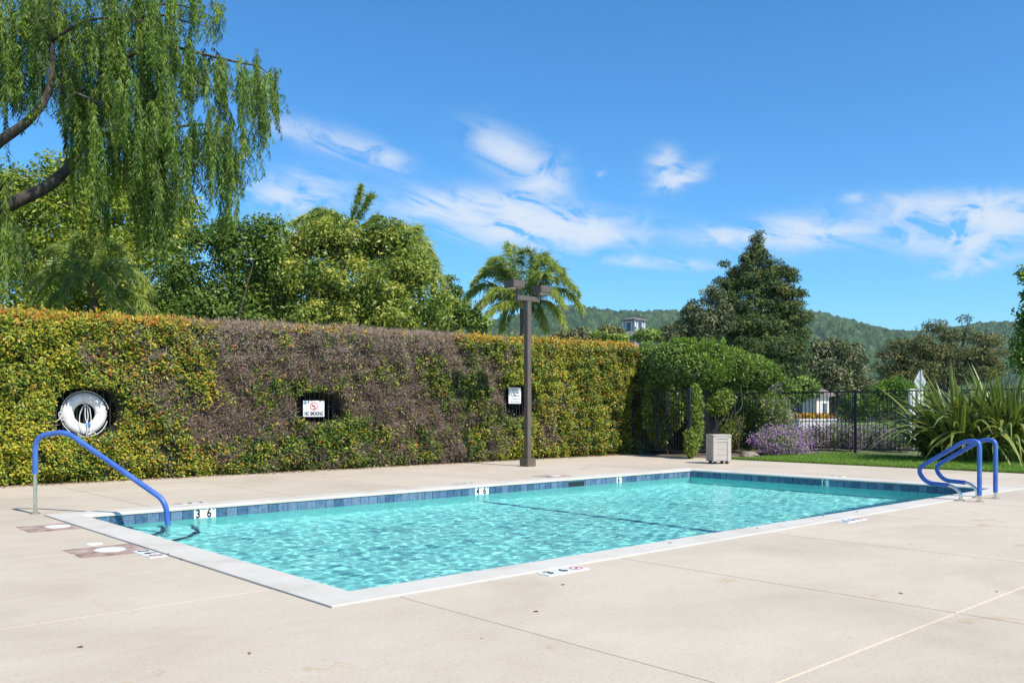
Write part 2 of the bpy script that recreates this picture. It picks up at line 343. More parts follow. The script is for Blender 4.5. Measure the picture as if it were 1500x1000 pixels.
# ground: one sheet round the pool, out to the horizon
def ring_sheet(name, xo0, xo1, yo0, yo1, xi0, xi1, yi0, yi1, z, mat):
    V = [(xo0, yo0, z), (xo1, yo0, z), (xo1, yo1, z), (xo0, yo1, z), (xi0, yi0, z), (xi1, yi0, z), (xi1, yi1, z), (xi0, yi1, z)]
    me = bpy.data.meshes.new(name); me.from_pydata(V, [], [(0, 1, 5, 4), (1, 2, 6, 5), (2, 3, 7, 6), (3, 0, 4, 7)]); me.materials.append(mat)
    return tag(link(name, me), kind='structure')
ring_sheet('ground', -2500, 2500, -2500, 2500, OX0, OX1, OY0, OY1, -0.02, M_GROUND)
DX0, DX1, DY0, DY1 = -5.0, 19.8, -3.5, 16.85
deck = ring_sheet('pool_deck', DX0, DX1, DY0, DY1, OX0, OX1, OY0, OY1, -0.011, M_JOINT)
def slab(x0, x1, y0, y1, g=0.0038):
    if x1 - x0 < 0.05 or y1 - y0 < 0.05: return
    x0 += g; x1 -= g; y0 += g; y1 -= g; b = 0.005
    V = [(x0, y0, -0.010), (x1, y0, -0.010), (x1, y1, -0.010), (x0, y1, -0.010), (x0 + b, y0 + b, 0), (x1 - b, y0 + b, 0), (x1 - b, y1 - b, 0), (x0 + b, y1 - b, 0)]
    c = Vector(((x0 + x1) / 2, (y0 + y1) / 2, 0))
    me = bpy.data.meshes.new('slab'); me.from_pydata([tuple(Vector(v) - c) for v in V], [], [(4, 5, 6, 7), (0, 1, 5, 4), (1, 2, 6, 5), (2, 3, 7, 6), (3, 0, 4, 7)])
    me.materials.append(M_CON); link('slab', me, None, deck, c)
XN = [DX0, -3.6, -1.2, 1.15, 3.5, 5.85, 8.2, 10.55, 12.9, 15.25, 17.5, DX1]
def slab_poly(pts, g=0.0038):
    """a slab with any right-angled outline (counter-clockwise)"""
    n = len(pts); top = []; 
    for i in range(n):
        (ax, ay), (bx_, by_), (cx_, cy_) = pts[i - 1], pts[i], pts[(i + 1) % n]
        d1 = Vector((bx_ - ax, by_ - ay)).normalized(); d2 = Vector((cx_ - bx_, cy_ - by_)).normalized(); n1 = Vector((-d1.y, d1.x)); n2 = Vector((-d2.y, d2.x)); top.append((bx_ + (n1.x + n2.x) * g, by_ + (n1.y + n2.y) * g))
    c = Vector((sum(p_[0] for p_ in top) / n, sum(p_[1] for p_ in top) / n, 0)); V = [(x - c.x, y - c.y, 0) for x, y in top] + [(x - c.x, y - c.y, -0.010) for x, y in top]
    me = bpy.data.meshes.new('slab'); me.from_pydata(V, [], [tuple(range(n))] + [(i, n + i, n + (i + 1) % n, (i + 1) % n) for i in range(n)]); me.materials.append(M_CON); link('slab', me, None, deck, c)
for xa, xb in zip(XN[:-1], XN[1:]):
    for ya, yb in ((DY0, -0.6), (-0.6, 2.23), (2.23, OY0)):
        if xa >= 3.5: slab(xa, xb, ya, yb)
for ya, yb in ((DY0, -0.6), (-0.6, 2.23)):
    for xa, xb in ((DX0, -2.4), (-2.4, 0.3), (0.3, 3.5)): slab(xa, xb, ya, yb)
slab_poly([(0.3, 2.23), (3.5, 2.23), (3.5, OY0), (OX0, OY0), (OX0, 5.85), (0.3, 5.85)])
for xa, xb in ((DX0, -2.4), (-2.4, 0.3)): slab(xa, xb, 2.23, 5.85)
for ya, yb in ((5.85, 8.52), (8.52, OY1)):
    for xa, xb in ((DX0, -2.4), (-2.4, 0.3), (0.3, OX0)): slab(xa, xb, ya, yb)
for ya, yb in ((OY0, 7.2), (7.2, 9.5), (9.5, OY1)): slab(OX1, DX1, ya, yb)
XF = [DX0, -2.3, -0.1, 2.1, 4.3, 6.45, 8.6, 10.75, 12.9, 15.1, 17.4, DX1]
for xa, xb in zip(XF[:-1], XF[1:]):
    slab(xa, xb, OY1, 14.5); slab(xa, xb, 14.5, DY1)

pool = empty('swimming_pool', ((PX0 + PX1) / 2, (PY0 + PY1) / 2, 0), 'rectangular swimming pool with white coping and blue waterline tiles', None, None, 'structure')
# basin with sloping floor
prof = [(PX0, -1.07), (6.5, -1.20), (9.75, -1.37), (12.9, -1.83), (PX1, -1.83)]
b = MB()
for (xa, za), (xb, zb) in zip(prof[:-1], prof[1:]):
    b.add([(xa, PY0, za), (xb, PY0, zb), (xb, PY1, zb), (xa, PY1, za)], [(0, 1, 2, 3)])
    b.add([(xa, PY1, za), (xb, PY1, zb), (xb, PY1, ZL - 0.13), (xa, PY1, ZL - 0.13)], [(0, 1, 2, 3)])
    b.add([(xa, PY0, za), (xb, PY0, zb), (xb, PY0, ZL - 0.13), (xa, PY0, ZL - 0.13)], [(3, 2, 1, 0)])
b.add([(PX0, PY0, prof[0][1]), (PX0, PY1, prof[0][1]), (PX0, PY1, ZL - 0.13), (PX0, PY0, ZL - 0.13)], [(0, 1, 2, 3)])
b.add([(PX1, PY0, prof[-1][1]), (PX1, PY1, prof[-1][1]), (PX1, PY1, ZL - 0.13), (PX1, PY0, ZL - 0.13)], [(3, 2, 1, 0)])
basin = b.build('basin', M_PLASTER, pool)
# grout backing behind the tiles
g = MB(); zt, zb_ = ZL, ZL - 0.135; e = 0.012
for p0, p1 in (((PX0 - e, PY1 + e), (PX1 + e, PY1 + e)), ((PX1 + e, PY1 + e), (PX1 + e, PY0 - e)), ((PX1 + e, PY0 - e), (PX0 - e, PY0 - e)), ((PX0 - e, PY0 - e), (PX0 - e, PY1 + e))):
    g.add([(*p0, zb_), (*p1, zb_), (*p1, zt + 0.03), (*p0, zt + 0.03)], [(0, 1, 2, 3)])
g.build('grout_backing', M_GROUT, pool)
# quarter-round entry steps in the far left corner, each with a blue nosing
for i, (r, z) in enumerate(((0.55, -0.42), (0.95, -0.66), (1.35, -0.88))):
    s = MB(); arc = [(PX0 + r * math.cos(a), PY1 - r * math.sin(a)) for a in np.linspace(0, math.pi / 2, 17)]
    s.prism([(PX0, PY1)] + arc, -1.3, z); st = s.build('entry_step', M_PLASTER, pool)
    s = MB(); ins = [(PX0 + (r - 0.07) * math.cos(a), PY1 - (r - 0.07) * math.sin(a)) for a in np.linspace(0, math.pi / 2, 17)]
    o2 = [(PX0 + (r + 0.006) * math.cos(a), PY1 - (r + 0.006) * math.sin(a)) for a in np.linspace(0, math.pi / 2, 17)]
    for k in range(16):
        s.add([(*ins[k], z + 0.006), (*o2[k], z + 0.006), (*o2[k + 1], z + 0.006), (*ins[k + 1], z + 0.006)], [(3, 2, 1, 0)])
        s.add([(*o2[k], z - 0.05), (*o2[k + 1], z - 0.05), (*o2[k + 1], z + 0.006), (*o2[k], z + 0.006)], [(0, 1, 2, 3)])
    s.build('nosing', M_LINE, st)
# floor line of blue tiles where the bottom breaks
MB().add([(9.68, PY0, -1.360), (9.80, PY0, -1.371), (9.80, PY1, -1.371), (9.68, PY1, -1.360)], [(0, 1, 2, 3)]).build('depth_line', M_LINE, pool)
# coping: mitred lengths with a rounded nose overhanging the water
def coping_side(p_out0, p_out1, p_in0, p_in1, inward):
    segs = [(0.0, ZC - 0.06), (0.0, ZC - 0.004), (0.012, ZC), (0.93, ZC), (1.0, ZC - 0.006), (1.06, ZC - 0.02), (1.06, ZL + 0.008), (1.0, ZL), (0.9, ZL)]
    vs = []
    for (f_, z) in segs:
        for o_, i_ in ((p_out0, p_in0), (p_out1, p_in1)):
            p = Vector(o_).lerp(Vector(i_), f_); vs.append((p.x, p.y, z))
    n = len(segs); fs = [(2 * k, 2 * k + 1, 2 * k + 3, 2 * k + 2) for k in range(n - 1)]
    m_ = MB(); m_.add(vs, fs, False); return m_.build('coping', M_COP, pool)
gO = 0.006
def seg_run(o0, o1, i0, i1, n):
    for k in range(n):
        a, b_ = k / n, (k + 1) / n; L = (Vector(o1) - Vector(o0)).length; e0 = (0.0015 / L if k else 0); e1 = (0.0015 / L if k < n - 1 else 0)
        coping_side(Vector(o0).lerp(Vector(o1), a + e0), Vector(o0).lerp(Vector(o1), b_ - e1), Vector(i0).lerp(Vector(i1), a + e0), Vector(i0).lerp(Vector(i1), b_ - e1), None)
oA, oB, oC, oD = (OX0 + gO, OY0 + gO), (OX1 - gO, OY0 + gO), (OX1 - gO, OY1 - gO), (OX0 + gO, OY1 - gO)
iA, iB, iC, iD = (PX0, PY0), (PX1, PY0), (PX1, PY1), (PX0, PY1)
seg_run(oA, oB, iA, iB, 4); seg_run(oB, oC, iB, iC, 2); seg_run(oC, oD, iC, iD, 4); seg_run(oD, oA, iD, iA, 2)
# waterline tiles, one by one
tm = MB().box((0, 0, 0), (T - 0.006, 0.012, 0.128), bev=0.0025).mesh('tile'); tm.materials.append(M_TILE)
tmx = MB().box((0, 0, 0), (0.012, T - 0.006, 0.128), bev=0.0025).mesh('tile'); tmx.materials.append(M_TILE)
pl = wloc(pool); zc = ZL - 0.066
nX = int((PX1 - PX0) / T); x_first = PX0 + ((PX1 - PX0) - nX * T) / 2 + T / 2
nY = int((PY1 - PY0) / T); y_first = PY0 + ((PY1 - PY0) - nY * T) / 2 + T / 2
def near_i(x): return int(round((x - x_first) / T))
skip_far = {near_i(4.77), near_i(4.77) + 1, near_i(9.66), near_i(9.66) + 1, near_i(13.32)} | {near_i(12.13) + k for k in (-1, 0, 1)}
skip_end = {int(round((8.34 - y_first) / T))}
for i in range(nX):
    x = x_first + i * T
    if i not in skip_far: link('tile', tm, None, pool, Vector((x, PY1 - 0.001, zc)) - pl)
    link('tile', tm, None, pool, Vector((x, PY0 + 0.001, zc)) - pl)
for i in range(nY):
    y = y_first + i * T
    if i not in skip_end: link('tile', tmx, None, pool, Vector((PX1 - 0.001, y, zc)) - pl)
    link('tile', tmx, None, pool, Vector((PX0 + 0.001, y, zc)) - pl)
def glyph(ch, mat, parent, o, ux, uy, scale=1.0, sx=1.0):
    """place flat lettering: ux/uy are its right/up directions in the world"""
    me = TXT[ch].copy(); me.materials.clear(); me.materials.append(mat)
    ux, uy = Vector(ux), Vector(uy); M = Matrix((ux * sx, uy, ux.cross(uy))).transposed().to_4x4()
    for v in me.vertices: v.co = M @ (v.co * scale)
    return link('lettering', me, None, parent, Vector(o) - wloc(parent))
def wall_marker(i0, chars):
    for k, (c, q) in enumerate(chars):
        x = x_first + (i0 + k) * T; w = MB().box((x, PY1 - 0.001, zc), (T - 0.002, 0.014, 0.13), bev=0.002).build('depth_marker_tile', M_WTILE, pool)
        glyph(c, M_BLACK, w, (x - 0.02, PY1 - 0.0095, zc + 0.004), (1, 0, 0), (0, 0, 1), 1.0, 0.84)
        glyph(q, M_BLACK, w, (x + 0.045, PY1 - 0.0095, zc + 0.035), (1, 0, 0), (0, 0, 1), 0.6)
wall_marker(near_i(4.77), (('3', "'"), ('6', '"'))); wall_marker(near_i(9.66), (('4', "'"), ('6', '"'))); wall_marker(near_i(13.32), (('6', "'"),))
y = y_first + int(round((8.34 - y_first) / T)) * T
w = MB().box((PX1 - 0.001, y, zc), (0.014, T - 0.002, 0.13), bev=0.002).build('depth_marker_tile', M_WTILE, pool)
glyph('6', M_BLACK, w, (PX1 - 0.0095, y + 0.02, zc + 0.004), (0, -1, 0), (0, 0, 1), 1.0, 0.84); glyph("'", M_BLACK, w, (PX1 - 0.0095, y - 0.045, zc + 0.035), (0, -1, 0), (0, 0, 1), 0.6)
xs = x_first + near_i(12.13) * T
MB().box((xs, PY1 + 0.10, zc - 0.01), (3 * T - 0.03, 0.20, 0.10)).build('skimmer_opening', M_DARK, pool)  # solid block, coloured near black for the shade inside the opening
# deck markers: flat tiles let into the slabs
def deck_marker(c, ux, uy, chars, label):
    r = empty('deck_depth_marker', (c[0], c[1], 0), label, 'depth marker', 'depth markers set in the deck')
    ux, uy = Vector((*ux, 0)), Vector((*uy, 0)); C0 = Vector((c[0], c[1], 0.003))
    rz = math.atan2(ux.y, ux.x)
    for k, ch in enumerate(chars):
        p = C0 + ux * T * (k - (len(chars) - 1) / 2)
        MB().box(p, (T - 0.003, T, 0.012), rz=rz, bev=0.002).build('tile', M_WTILE, r)
        q = p + Vector((0, 0, 0.0075))
        if ch in TXT: glyph(ch, M_BLACK, r, q, ux, uy, 0.84)
        else:
            ring = MB(); cir = [q + (ux * math.cos(a) + uy * math.sin(a)) * 0.058 for a in np.linspace(0, 2 * math.pi, 25)]
            inn = [q + (ux * math.cos(a) + uy * math.sin(a)) * 0.044 for a in np.linspace(0, 2 * math.pi, 25)]
            for j in range(24): ring.add([cir[j], cir[j + 1], inn[j + 1], inn[j]], [(0, 1, 2, 3)])
            d = (ux + uy).normalized() * 0.05; n_ = (ux - uy).normalized() * 0.006
            ring.add([q + d + n_, q - d + n_, q - d - n_, q + d - n_], [(0, 1, 2, 3)]); ring.build('no_diving_symbol', M_RED, r)
            MB().box(q + ux * 0.005 + Vector((0, 0, -0.001)), (0.05, 0.016, 0.001), rz=rz + 0.5).build('diver_mark', M_BLACK, r)
deck_marker((5.02, 4.925), (1, 0), (0, 1), ('3', '6', 'no'), 'white tile depth marker 3 6 beside the near long side of the coping')
deck_marker((9.84, 4.925), (1, 0), (0, 1), ('4', '6', 'no'), 'white tile depth marker on the deck halfway along the near coping towards the grab rails')
deck_marker((2.875, 8.02), (0, -1), (1, 0), ('3', '6', 'no'), 'white tile depth marker beside the stained patch at the left end of the pool')
deck_marker((4.84, 11.96), (-1, 0), (0, -1), ('3', '6', 'no'), 'white tile depth marker on the far deck behind the blue handrail')
deck_marker((9.73, 11.96), (-1, 0), (0, -1), ('4', '6', 'no'), 'white tile depth marker on the far deck left of the lamp post')
deck_marker((16.15, 8.4), (0, 1), (-1, 0), ('6', 'no'), 'white tile depth marker on the deck by the lawn end of the pool')
# stained patches and lids
def patch(x0, x1, y0, y1, lids, label, z=0.004):
    rng = np.random.default_rng(int(x0 * 100)); r = empty('stained_deck_patch', ((x0 + x1) / 2, (y0 + y1) / 2, 0), label, 'patch', 'stained patches with white lids')
    pts = []
    for (a, b_) in (((x0, y0), (x1, y0)), ((x1, y0), (x1, y1)), ((x1, y1), (x0, y1)), ((x0, y1), (x0, y0))):
        for t in np.linspace(0, 1, 7)[:-1]: pts.append((a[0] + (b_[0] - a[0]) * t + rng.normal() * 0.006, a[1] + (b_[1] - a[1]) * t + rng.normal() * 0.006))
    MB().prism(pts, 0.0005, z).build('patch', M_BROWN, r)
    for (lx, ly, lr) in lids:
        m_ = MB(); cir = [(lx + lr * math.cos(a), ly + lr * math.sin(a)) for a in np.linspace(0, 2 * math.pi, 33)[:-1]]
        m_.prism(cir, z + 0.0005, z + 0.008); m_.prism([(lx + 0.02 * math.cos(a), ly + 0.02 * math.sin(a)) for a in np.linspace(0, 6.283, 9)[:-1]], z + 0.008, z + 0.012); l_ = m_.build('lid', M_LID, r)
        MB().prism([(lx + (lr + 0.012) * math.cos(a), ly + (lr + 0.012) * math.sin(a)) for a in np.linspace(0, 2 * math.pi, 33)[:-1]], z + 0.0002, z + 0.003).build('lid_ring', M_BROWN, l_)
patch(2.36, 2.95, 8.17, 8.77, [(2.68, 8.47, 0.135)], 'larger brown stained patch with white round lid beside the coping, nearer the camera')
patch(2.44, 2.95, 10.26, 10.84, [(2.79, 10.56, 0.13)], 'brown stained patch with white lid by the foot of the blue handrail')
patch(11.85, 12.5, 11.93, 12.5, [(12.2, 12.2, 0.13)], 'brown stained patch with white skimmer lid on the far deck near the lamp post')
m_ = MB(); m_.prism([(2.70 + 0.075 * math.cos(a), 8.98 + 0.075 * math.sin(a)) for a in np.linspace(0, 2 * math.pi, 25)[:-1]], 0.0, 0.006)
tag(m_.build('round_lid', M_LID), 'small plain white round lid in the deck behind the larger stained patch', 'lid')
# water: a real rippled sheet
def water():
    st = 0.021; xs_ = np.arange(PX0 + 0.004, PX1 - 0.003, st); ys_ = np.arange(PY0 + 0.004, PY1 - 0.003, st)
    xs_[-1] = PX1 - 0.0055; ys_[-1] = PY1 - 0.0055
    X, Y = np.meshgrid(xs_, ys_, indexing='ij'); rng = np.random.default_rng(4); Z = np.zeros_like(X)
    for k in range(64):
        lam = 0.10 * (3.8 ** rng.random()); a = 0.0055 * lam * (0.6 + 0.8 * rng.random()) * WAVE; th = rng.normal(0.9, 0.9)
        Z += a * np.sin((X * math.cos(th) + Y * math.sin(th)) * 2 * math.pi / lam + rng.random() * 6.28 + 0.8 * np.sin(X * 0.9 + k) + 0.8 * np.sin(Y * 1.1 + 2 * k))
    calm = (0.55 + 0.45 * np.clip(np.minimum(PY1 - Y, X - PX0) / 1.6, 0, 1)) * (1 - 0.5 * np.clip((X - PX0) / 10, 0, 1))   # the deep end lies calmer
    V = np.stack([X, Y, ZW + Z * calm], -1).reshape(-1, 3); n, m2 = X.shape
    I = np.arange(n * m2).reshape(n, m2); Fq = np.stack([I[:-1, :-1], I[1:, :-1], I[1:, 1:], I[:-1, 1:]], -1).reshape(-1, 4)
    o = link('water', raw_mesh('water', V, Fq, True), M_WATER); return tag(o, kind='structure')
WAVE = 0.185
wat = water()
try:
    sun.cycles.is_caustics_light = True
except Exception as ex: print('caustics light', ex)
wat.cycles.is_caustics_caster = True
for o_ in [basin] + [o for o in pool.children if o.name.startswith(('entry_step', 'depth_line'))]: o_.cycles.is_caustics_receiver = True

# soil, lawn, path
def sheet(name, poly, z, mat, kind='structure'):
    me = bpy.data.meshes.new(name); me.from_pydata([(x, y, z) for x, y in poly], [], [tuple(range(len(poly)))]); me.materials.append(mat); return tag(link(name, me), kind=kind)
sheet('planting_bed', [(DX1 + 0.001, 12.2), (24.9, 12.2), (24.9, 20), (-6, 20), (-6, DY1 + 0.001), (DX1 + 0.001, DY1 + 0.001)], 0.0, M_SOIL)
sheet('lawn', [(DX1 + 0.001, -3), (24.7, -3), (24.7, 12.6), (23.0, 13.2), (DX1 + 0.001, 13.3)], 0.006, M_TURF)

# ------------------------------------------------------------------ rails
M_BLUE = surf('blue_vinyl_sleeve', (0.035, 0.105, 0.40), (0.065, 0.16, 0.50), 5, 0.42, bump_scale=120, bump_s=0.08)
M_STEEL = surf('stainless_steel', (0.60, 0.58, 0.52), (0.74, 0.72, 0.66), 14, 0.22, metal=1.0)
def split_tube(path, s0, s1, r_in, r_out, root, sleeve='sleeve', n=14):
    """steel tube along path; a thicker vinyl sleeve between arc-length fractions s0..s1"""
    P = [Vector(p) for p in path]; L = [0]
    for a, b_ in zip(P[:-1], P[1:]): L.append(L[-1] + (b_ - a).length)
    def cut(a, b_):
        a *= L[-1]; b_ *= L[-1]; out = []
        def pt(s):
            for i in range(len(L) - 1):
                if L[i + 1] >= s: return P[i].lerp(P[i + 1], (s - L[i]) / max(1e-9, L[i + 1] - L[i]))
            return P[-1]
        out.append(pt(a)); out += [p for p, l in zip(P, L) if a + 1e-4 < l < b_ - 1e-4]; out.append(pt(b_)); return out
    MB().tube(cut(s0, s1), r_out, n).build(sleeve, M_BLUE, root)
    if s0 > 0: MB().tube(cut(0, s0 + 0.01), r_in, n).build('steel_end', M_STEEL, root)
    if s1 < 1: MB().tube(cut(s1 - 0.01, 1), r_in, n).build('steel_end', M_STEEL, root)
def flange(c, root, r=0.055):
    cir = lambda q: [(c[0] + q * math.cos(a), c[1] + q * math.sin(a)) for a in np.linspace(0, 2 * math.pi, 21)[:-1]]
    MB().prism(cir(r), 0.001, 0.010).prism(cir(r * 0.7), 0.010, 0.022).build('flange', M_STEEL, root)
A = Vector((2.94, 12.10, 0)); B = Vector((4.05, 10.68, 0))
def hp(s, z): p = A.lerp(B, s); return (p.x, p.y, z)
hr = empty('handrail', A, 'bent blue sleeved handrail leading down into the shallow corner of the pool', 'handrail')
split_tube(rounded([hp(0, 0.0), hp(0, 0.965), hp(0.235, 1.03), hp(0.985, 0.19), hp(1.0, -0.1), hp(1.0, -0.9)], [0.16, 0.13, 0.14, 0.05]), 0.125, 0.80, 0.024, 0.033, hr)
flange(A, hr, 0.06)
def grab(x, y, label):
    r = empty('pool_grab_rail', (x, y, 0), label, 'grab rail', 'pair of grab rails at the deep end')
    pr = rounded([(x, y + s, z) for s, z in ((0, 0.0), (0, 0.865), (0.20, 0.85), (0.87, 0.42), (0.74, 0.225), (0.36, 0.205), (0.25, 0.11), (0.25, 0.0))], [0.20, 0.14, 0.17, 0.17, 0.10, 0.08, 0.05], 8)
    split_tube(pr, 0.035, 0.885, 0.024, 0.032, r)
    flange((x, y), r); flange((x, y + 0.25), r)
grab(13.19, 4.72, 'curled blue sleeved grab rail nearer the camera of the pair')
grab(13.86, 4.74, 'curled blue sleeved grab rail farther to the right of the pair')

# ------------------------------------------------------------------ lamp post
M_BRONZE = surf('bronze_paint', (0.105, 0.082, 0.066), (0.135, 0.107, 0.086), 3.0, 0.42, bump_scale=90, bump_s=0.05)
M_LENS = surf('lamp_lens', (0.55, 0.55, 0.52), (0.62, 0.62, 0.6), 5, 0.2)
p = at(773, 682.6, 20.25); lx, ly = float(p[0]), float(p[1])
lp = empty('lamp_post', (lx, ly, 0), 'tall square dark bronze lamp post with two floodlight heads on a crossbar', 'lamp post')
MB().box((lx, ly, 0.095), (0.27, 0.27, 0.19), bev=0.008).build('base_cover', M_BRONZE, lp)
MB().box((lx, ly, 1.96), (0.127, 0.127, 3.70), bev=0.006).build('pole', M_BRONZE, lp)
MB().box((lx + 0.064, ly - 0.0, 0.55), (0.005, 0.08, 0.16), bev=0.001).build('hand_hole_cover', M_BRONZE, lp)
MB().box((lx, ly, 3.87), (0.60, 0.10, 0.115), bev=0.006).build('crossbar', M_BRONZE, lp)
for s, dz in ((-1, 0.05), (1, 0.0)):
    hx = lx + s * 0.43
    MB().box((lx + s * 0.315, ly, 3.93 + dz / 2), (0.07, 0.085, 0.26 + dz), bev=0.006).build('bracket', M_BRONZE, lp)
    hd = MB().box((hx, ly - 0.02, 4.10 + dz), (0.36, 0.33, 0.155), bev=0.012).box((hx, ly - 0.02, 4.185 + dz), (0.33, 0.30, 0.02), bev=0.004).build('floodlight_head', M_BRONZE, lp)
    MB().box((hx, ly - 0.02, 4.02 + dz), (0.29, 0.26, 0.008)).build('lens', M_LENS, hd)

# ------------------------------------------------------------------ waste bin
M_BIN = surf('bin_panel_stone', (0.40, 0.36, 0.31), (0.52, 0.475, 0.42), 70, 0.8, bump_scale=160, bump_s=0.3, detail=3)
M_BINF = surf('bin_frame_plastic', (0.44, 0.39, 0.34), (0.50, 0.45, 0.395), 4, 0.55)
p = at(1052.5, 679.0, 21.3); bx, by = float(p[0]), float(p[1]); rz = TH - math.pi / 2 + 0.16
bn = empty('waste_bin', (bx, by, 0), 'square beige panelled waste bin standing on the deck by the fence', 'bin')
def bl(x, y, z):
    c, s = math.cos(rz), math.sin(rz); return (bx + x * c - y * s, by + x * s + y * c, z)
W_ = 0.46; Hb = 0.66
MB().box(bl(0, 0, 0.37), (W_ - 0.06, W_ - 0.06, 0.60), rz=rz).build('liner', M_BINF, bn)
for sx_, sy_ in ((-1, -1), (1, -1), (1, 1), (-1, 1)):
    MB().box(bl(sx_ * (W_ / 2 - 0.05), sy_ * (W_ / 2 - 0.05), 0.36), (0.10, 0.10, 0.60), rz=rz, bev=0.008).build('corner_post', M_BINF, bn)
    MB().box(bl(sx_ * (W_ / 2 - 0.08), sy_ * (W_ / 2 - 0.08), 0.03), (0.07, 0.07, 0.06), rz=rz, bev=0.006).build('foot', M_BLACK, bn)
MB().box(bl(0, 0, 0.685), (W_ + 0.02, W_ + 0.02, 0.05), rz=rz, bev=0.012).build('lid', M_BINF, bn)
for fx, fy, r2 in ((0, -1, 0), (1, 0, math.pi / 2), (0, 1, 0), (-1, 0, math.pi / 2)):
    d = W_ / 2 - 0.028
    MB().box(bl(fx * (W_ / 2 - 0.02), fy * (W_ / 2 - 0.02), 0.635), (W_ - 0.18 if fy else 0.04, 0.04 if fy else W_ - 0.18, 0.05), rz=rz).build('top_rail', M_BINF, bn)
    for k, (za, zb2) in enumerate(((0.085, 0.217), (0.220, 0.347), (0.350, 0.515))):
        MB().box(bl(fx * d, fy * d, (za + zb2) / 2), (W_ - 0.19 if fy else 0.03, 0.03 if fy else W_ - 0.19, zb2 - za), rz=rz, bev=0.004).build('panel', M_BIN, bn)
MB().box(bl(0, -(W_ / 2 - 0.024), 0.563), (W_ - 0.19, 0.03, 0.075), rz=rz, bev=0.004).build('flap', M_BINF, bn)

# ------------------------------------------------------------------ fences
M_IRON = surf('black_iron_paint', (0.016, 0.018, 0.024), (0.028, 0.031, 0.04), 9, 0.4, bump_scale=60, bump_s=0.08)
pk_me = MB().box((0, 0, 0), (0.019, 0.019, 1.66), bev=0.002).mesh('picket'); pk_me.materials.append(M_IRON)
def fence(name, pts, posts, label, pitch=0.115, h=1.86, only=None, pick_h=None):
    """pts: polyline of the run; posts: distances along it"""
    root = empty(name, (pts[0][0], pts[0][1], 0), label, 'fence'); o0 = wloc(root)
    P = [Vector((x, y, 0)) for x, y in pts]
    for a, b_ in zip(P[:-1], P[1:]):
        L = (b_ - a).length; d = (b_ - a) / L; rz_ = math.atan2(d.y, d.x)
        for z in (h - 0.02, h - 0.19 if only is None else 1.70, 0.17)[::1 if only is not None else 2]:
            MB().box((a + b_) / 2 + Vector((0, 0, z)), (L, 0.03, 0.036), rz=rz_, bev=0.003).build('rail', M_IRON, root)
        n = int(L / pitch)
        for k in range(1, n):
            q = a + d * (k * L / n)
            if only is not None and not any(u0 <= q.x <= u1 for u0, u1 in only): continue
            o = link('picket', pk_me, None, root, q + Vector((0, 0, 0.17 + 0.83)) - o0); o.rotation_euler.z = rz_
    for q in posts:
        m_ = MB().box((q[0], q[1], h / 2 + 0.01), (0.064, 0.064, h + 0.02), bev=0.004); m_.box((q[0], q[1], h + 0.032), (0.074, 0.074, 0.024), bev=0.006); m_.build('post', M_IRON, root)
CP = (19.25, 14.15); CC = (24.8, 16.2)
fence('pool_fence', [(20.05, 16.95), CP], [CP], 'dark iron fence section in the shadow between the long hedge and the corner post')
fence('pool_fence', [CP, CC], [(21.9, 15.13), CC], 'dark iron fence section beneath the overhanging rounded hedge behind the waste bin')
fence('pool_fence', [CC, (24.8, 3.0)], [(24.8, yy) for yy in (14.74, 12.3, 9.86, 7.42, 4.98)], 'black iron picket fence behind the lawn with lavender showing through')
HF = 17.14
fence('hedge_fence', [(-1.5, HF), (20.2, HF)], [(x, HF) for x in (1.6, 4.99, 7.43, 10.55, 12.9, 15.3, 18.0)], 'iron fence buried in the long hedge, seen in its three cut-out openings', only=[(4.1, 6.0), (9.0, 11.0), (14.8, 17.2)])

# ------------------------------------------------------------------ life ring and signs in the hedge openings
M_RING = surf('white_ring_vinyl', (0.66, 0.65, 0.64), (0.80, 0.79, 0.78), 6, 0.45, bump_scale=25, bump_s=0.25)
M_ROPE = surf('white_rope', (0.60, 0.58, 0.58), (0.74, 0.72, 0.72), 60, 0.8)
M_BLUEP = surf('blue_plastic', (0.05, 0.22, 0.55), (0.07, 0.28, 0.62), 5, 0.4)
p = at(123.5, 605.5, 16.0); RX, RZ = float(p[0]), float(p[2]); RY = float(p[1])
lr = empty('life_ring', (RX, RY, RZ), 'white life ring with looped throw rope hanging in the left hedge opening', 'life ring')
R1, r1 = 0.285, 0.105
def ring_pt(a, b_, R=R1, r=r1, sq=0.72): return (RX + (R + r * math.cos(b_)) * math.cos(a), RY + r * sq * math.sin(b_), RZ + (R + r * math.cos(b_)) * math.sin(a))
nA, nB = 48, 16
m_ = MB(); m_.add([ring_pt(2 * math.pi * i / nA, 2 * math.pi * j / nB) for i in range(nA) for j in range(nB)],
    [(i * nB + j, i * nB + (j + 1) % nB, ((i + 1) % nA) * nB + (j + 1) % nB, ((i + 1) % nA) * nB + j) for i in range(nA) for j in range(nB)], True); m_.build('ring', M_RING, lr)
for a in (0.12, 1.7, 3.35, 4.9):
    m_ = MB(); m_.add([ring_pt(a + da, 2 * math.pi * j / nB, r=r1 + 0.006) for da in (-0.07, 0.07) for j in range(nB)], [(j, (j + 1) % nB, nB + (j + 1) % nB, nB + j) for j in range(nB)], True); m_.build('band', M_ROPE, lr)
rr = random.Random(5)
def rope(pts, n=5): MB().tube(rounded([(RX + x, RY - d, RZ + z) for x, z, d in pts], 0.08, n), 0.008, 6).build('rope', M_ROPE, lr)
rope([(R1 * 1.45 * math.cos(a), R1 * 1.45 * math.sin(a) - (0.02 if a > 4.0 else 0), 0.03 + 0.02 * math.sin(5 * a)) for a in np.linspace(0.2, 2 * math.pi - 0.3, 26)])
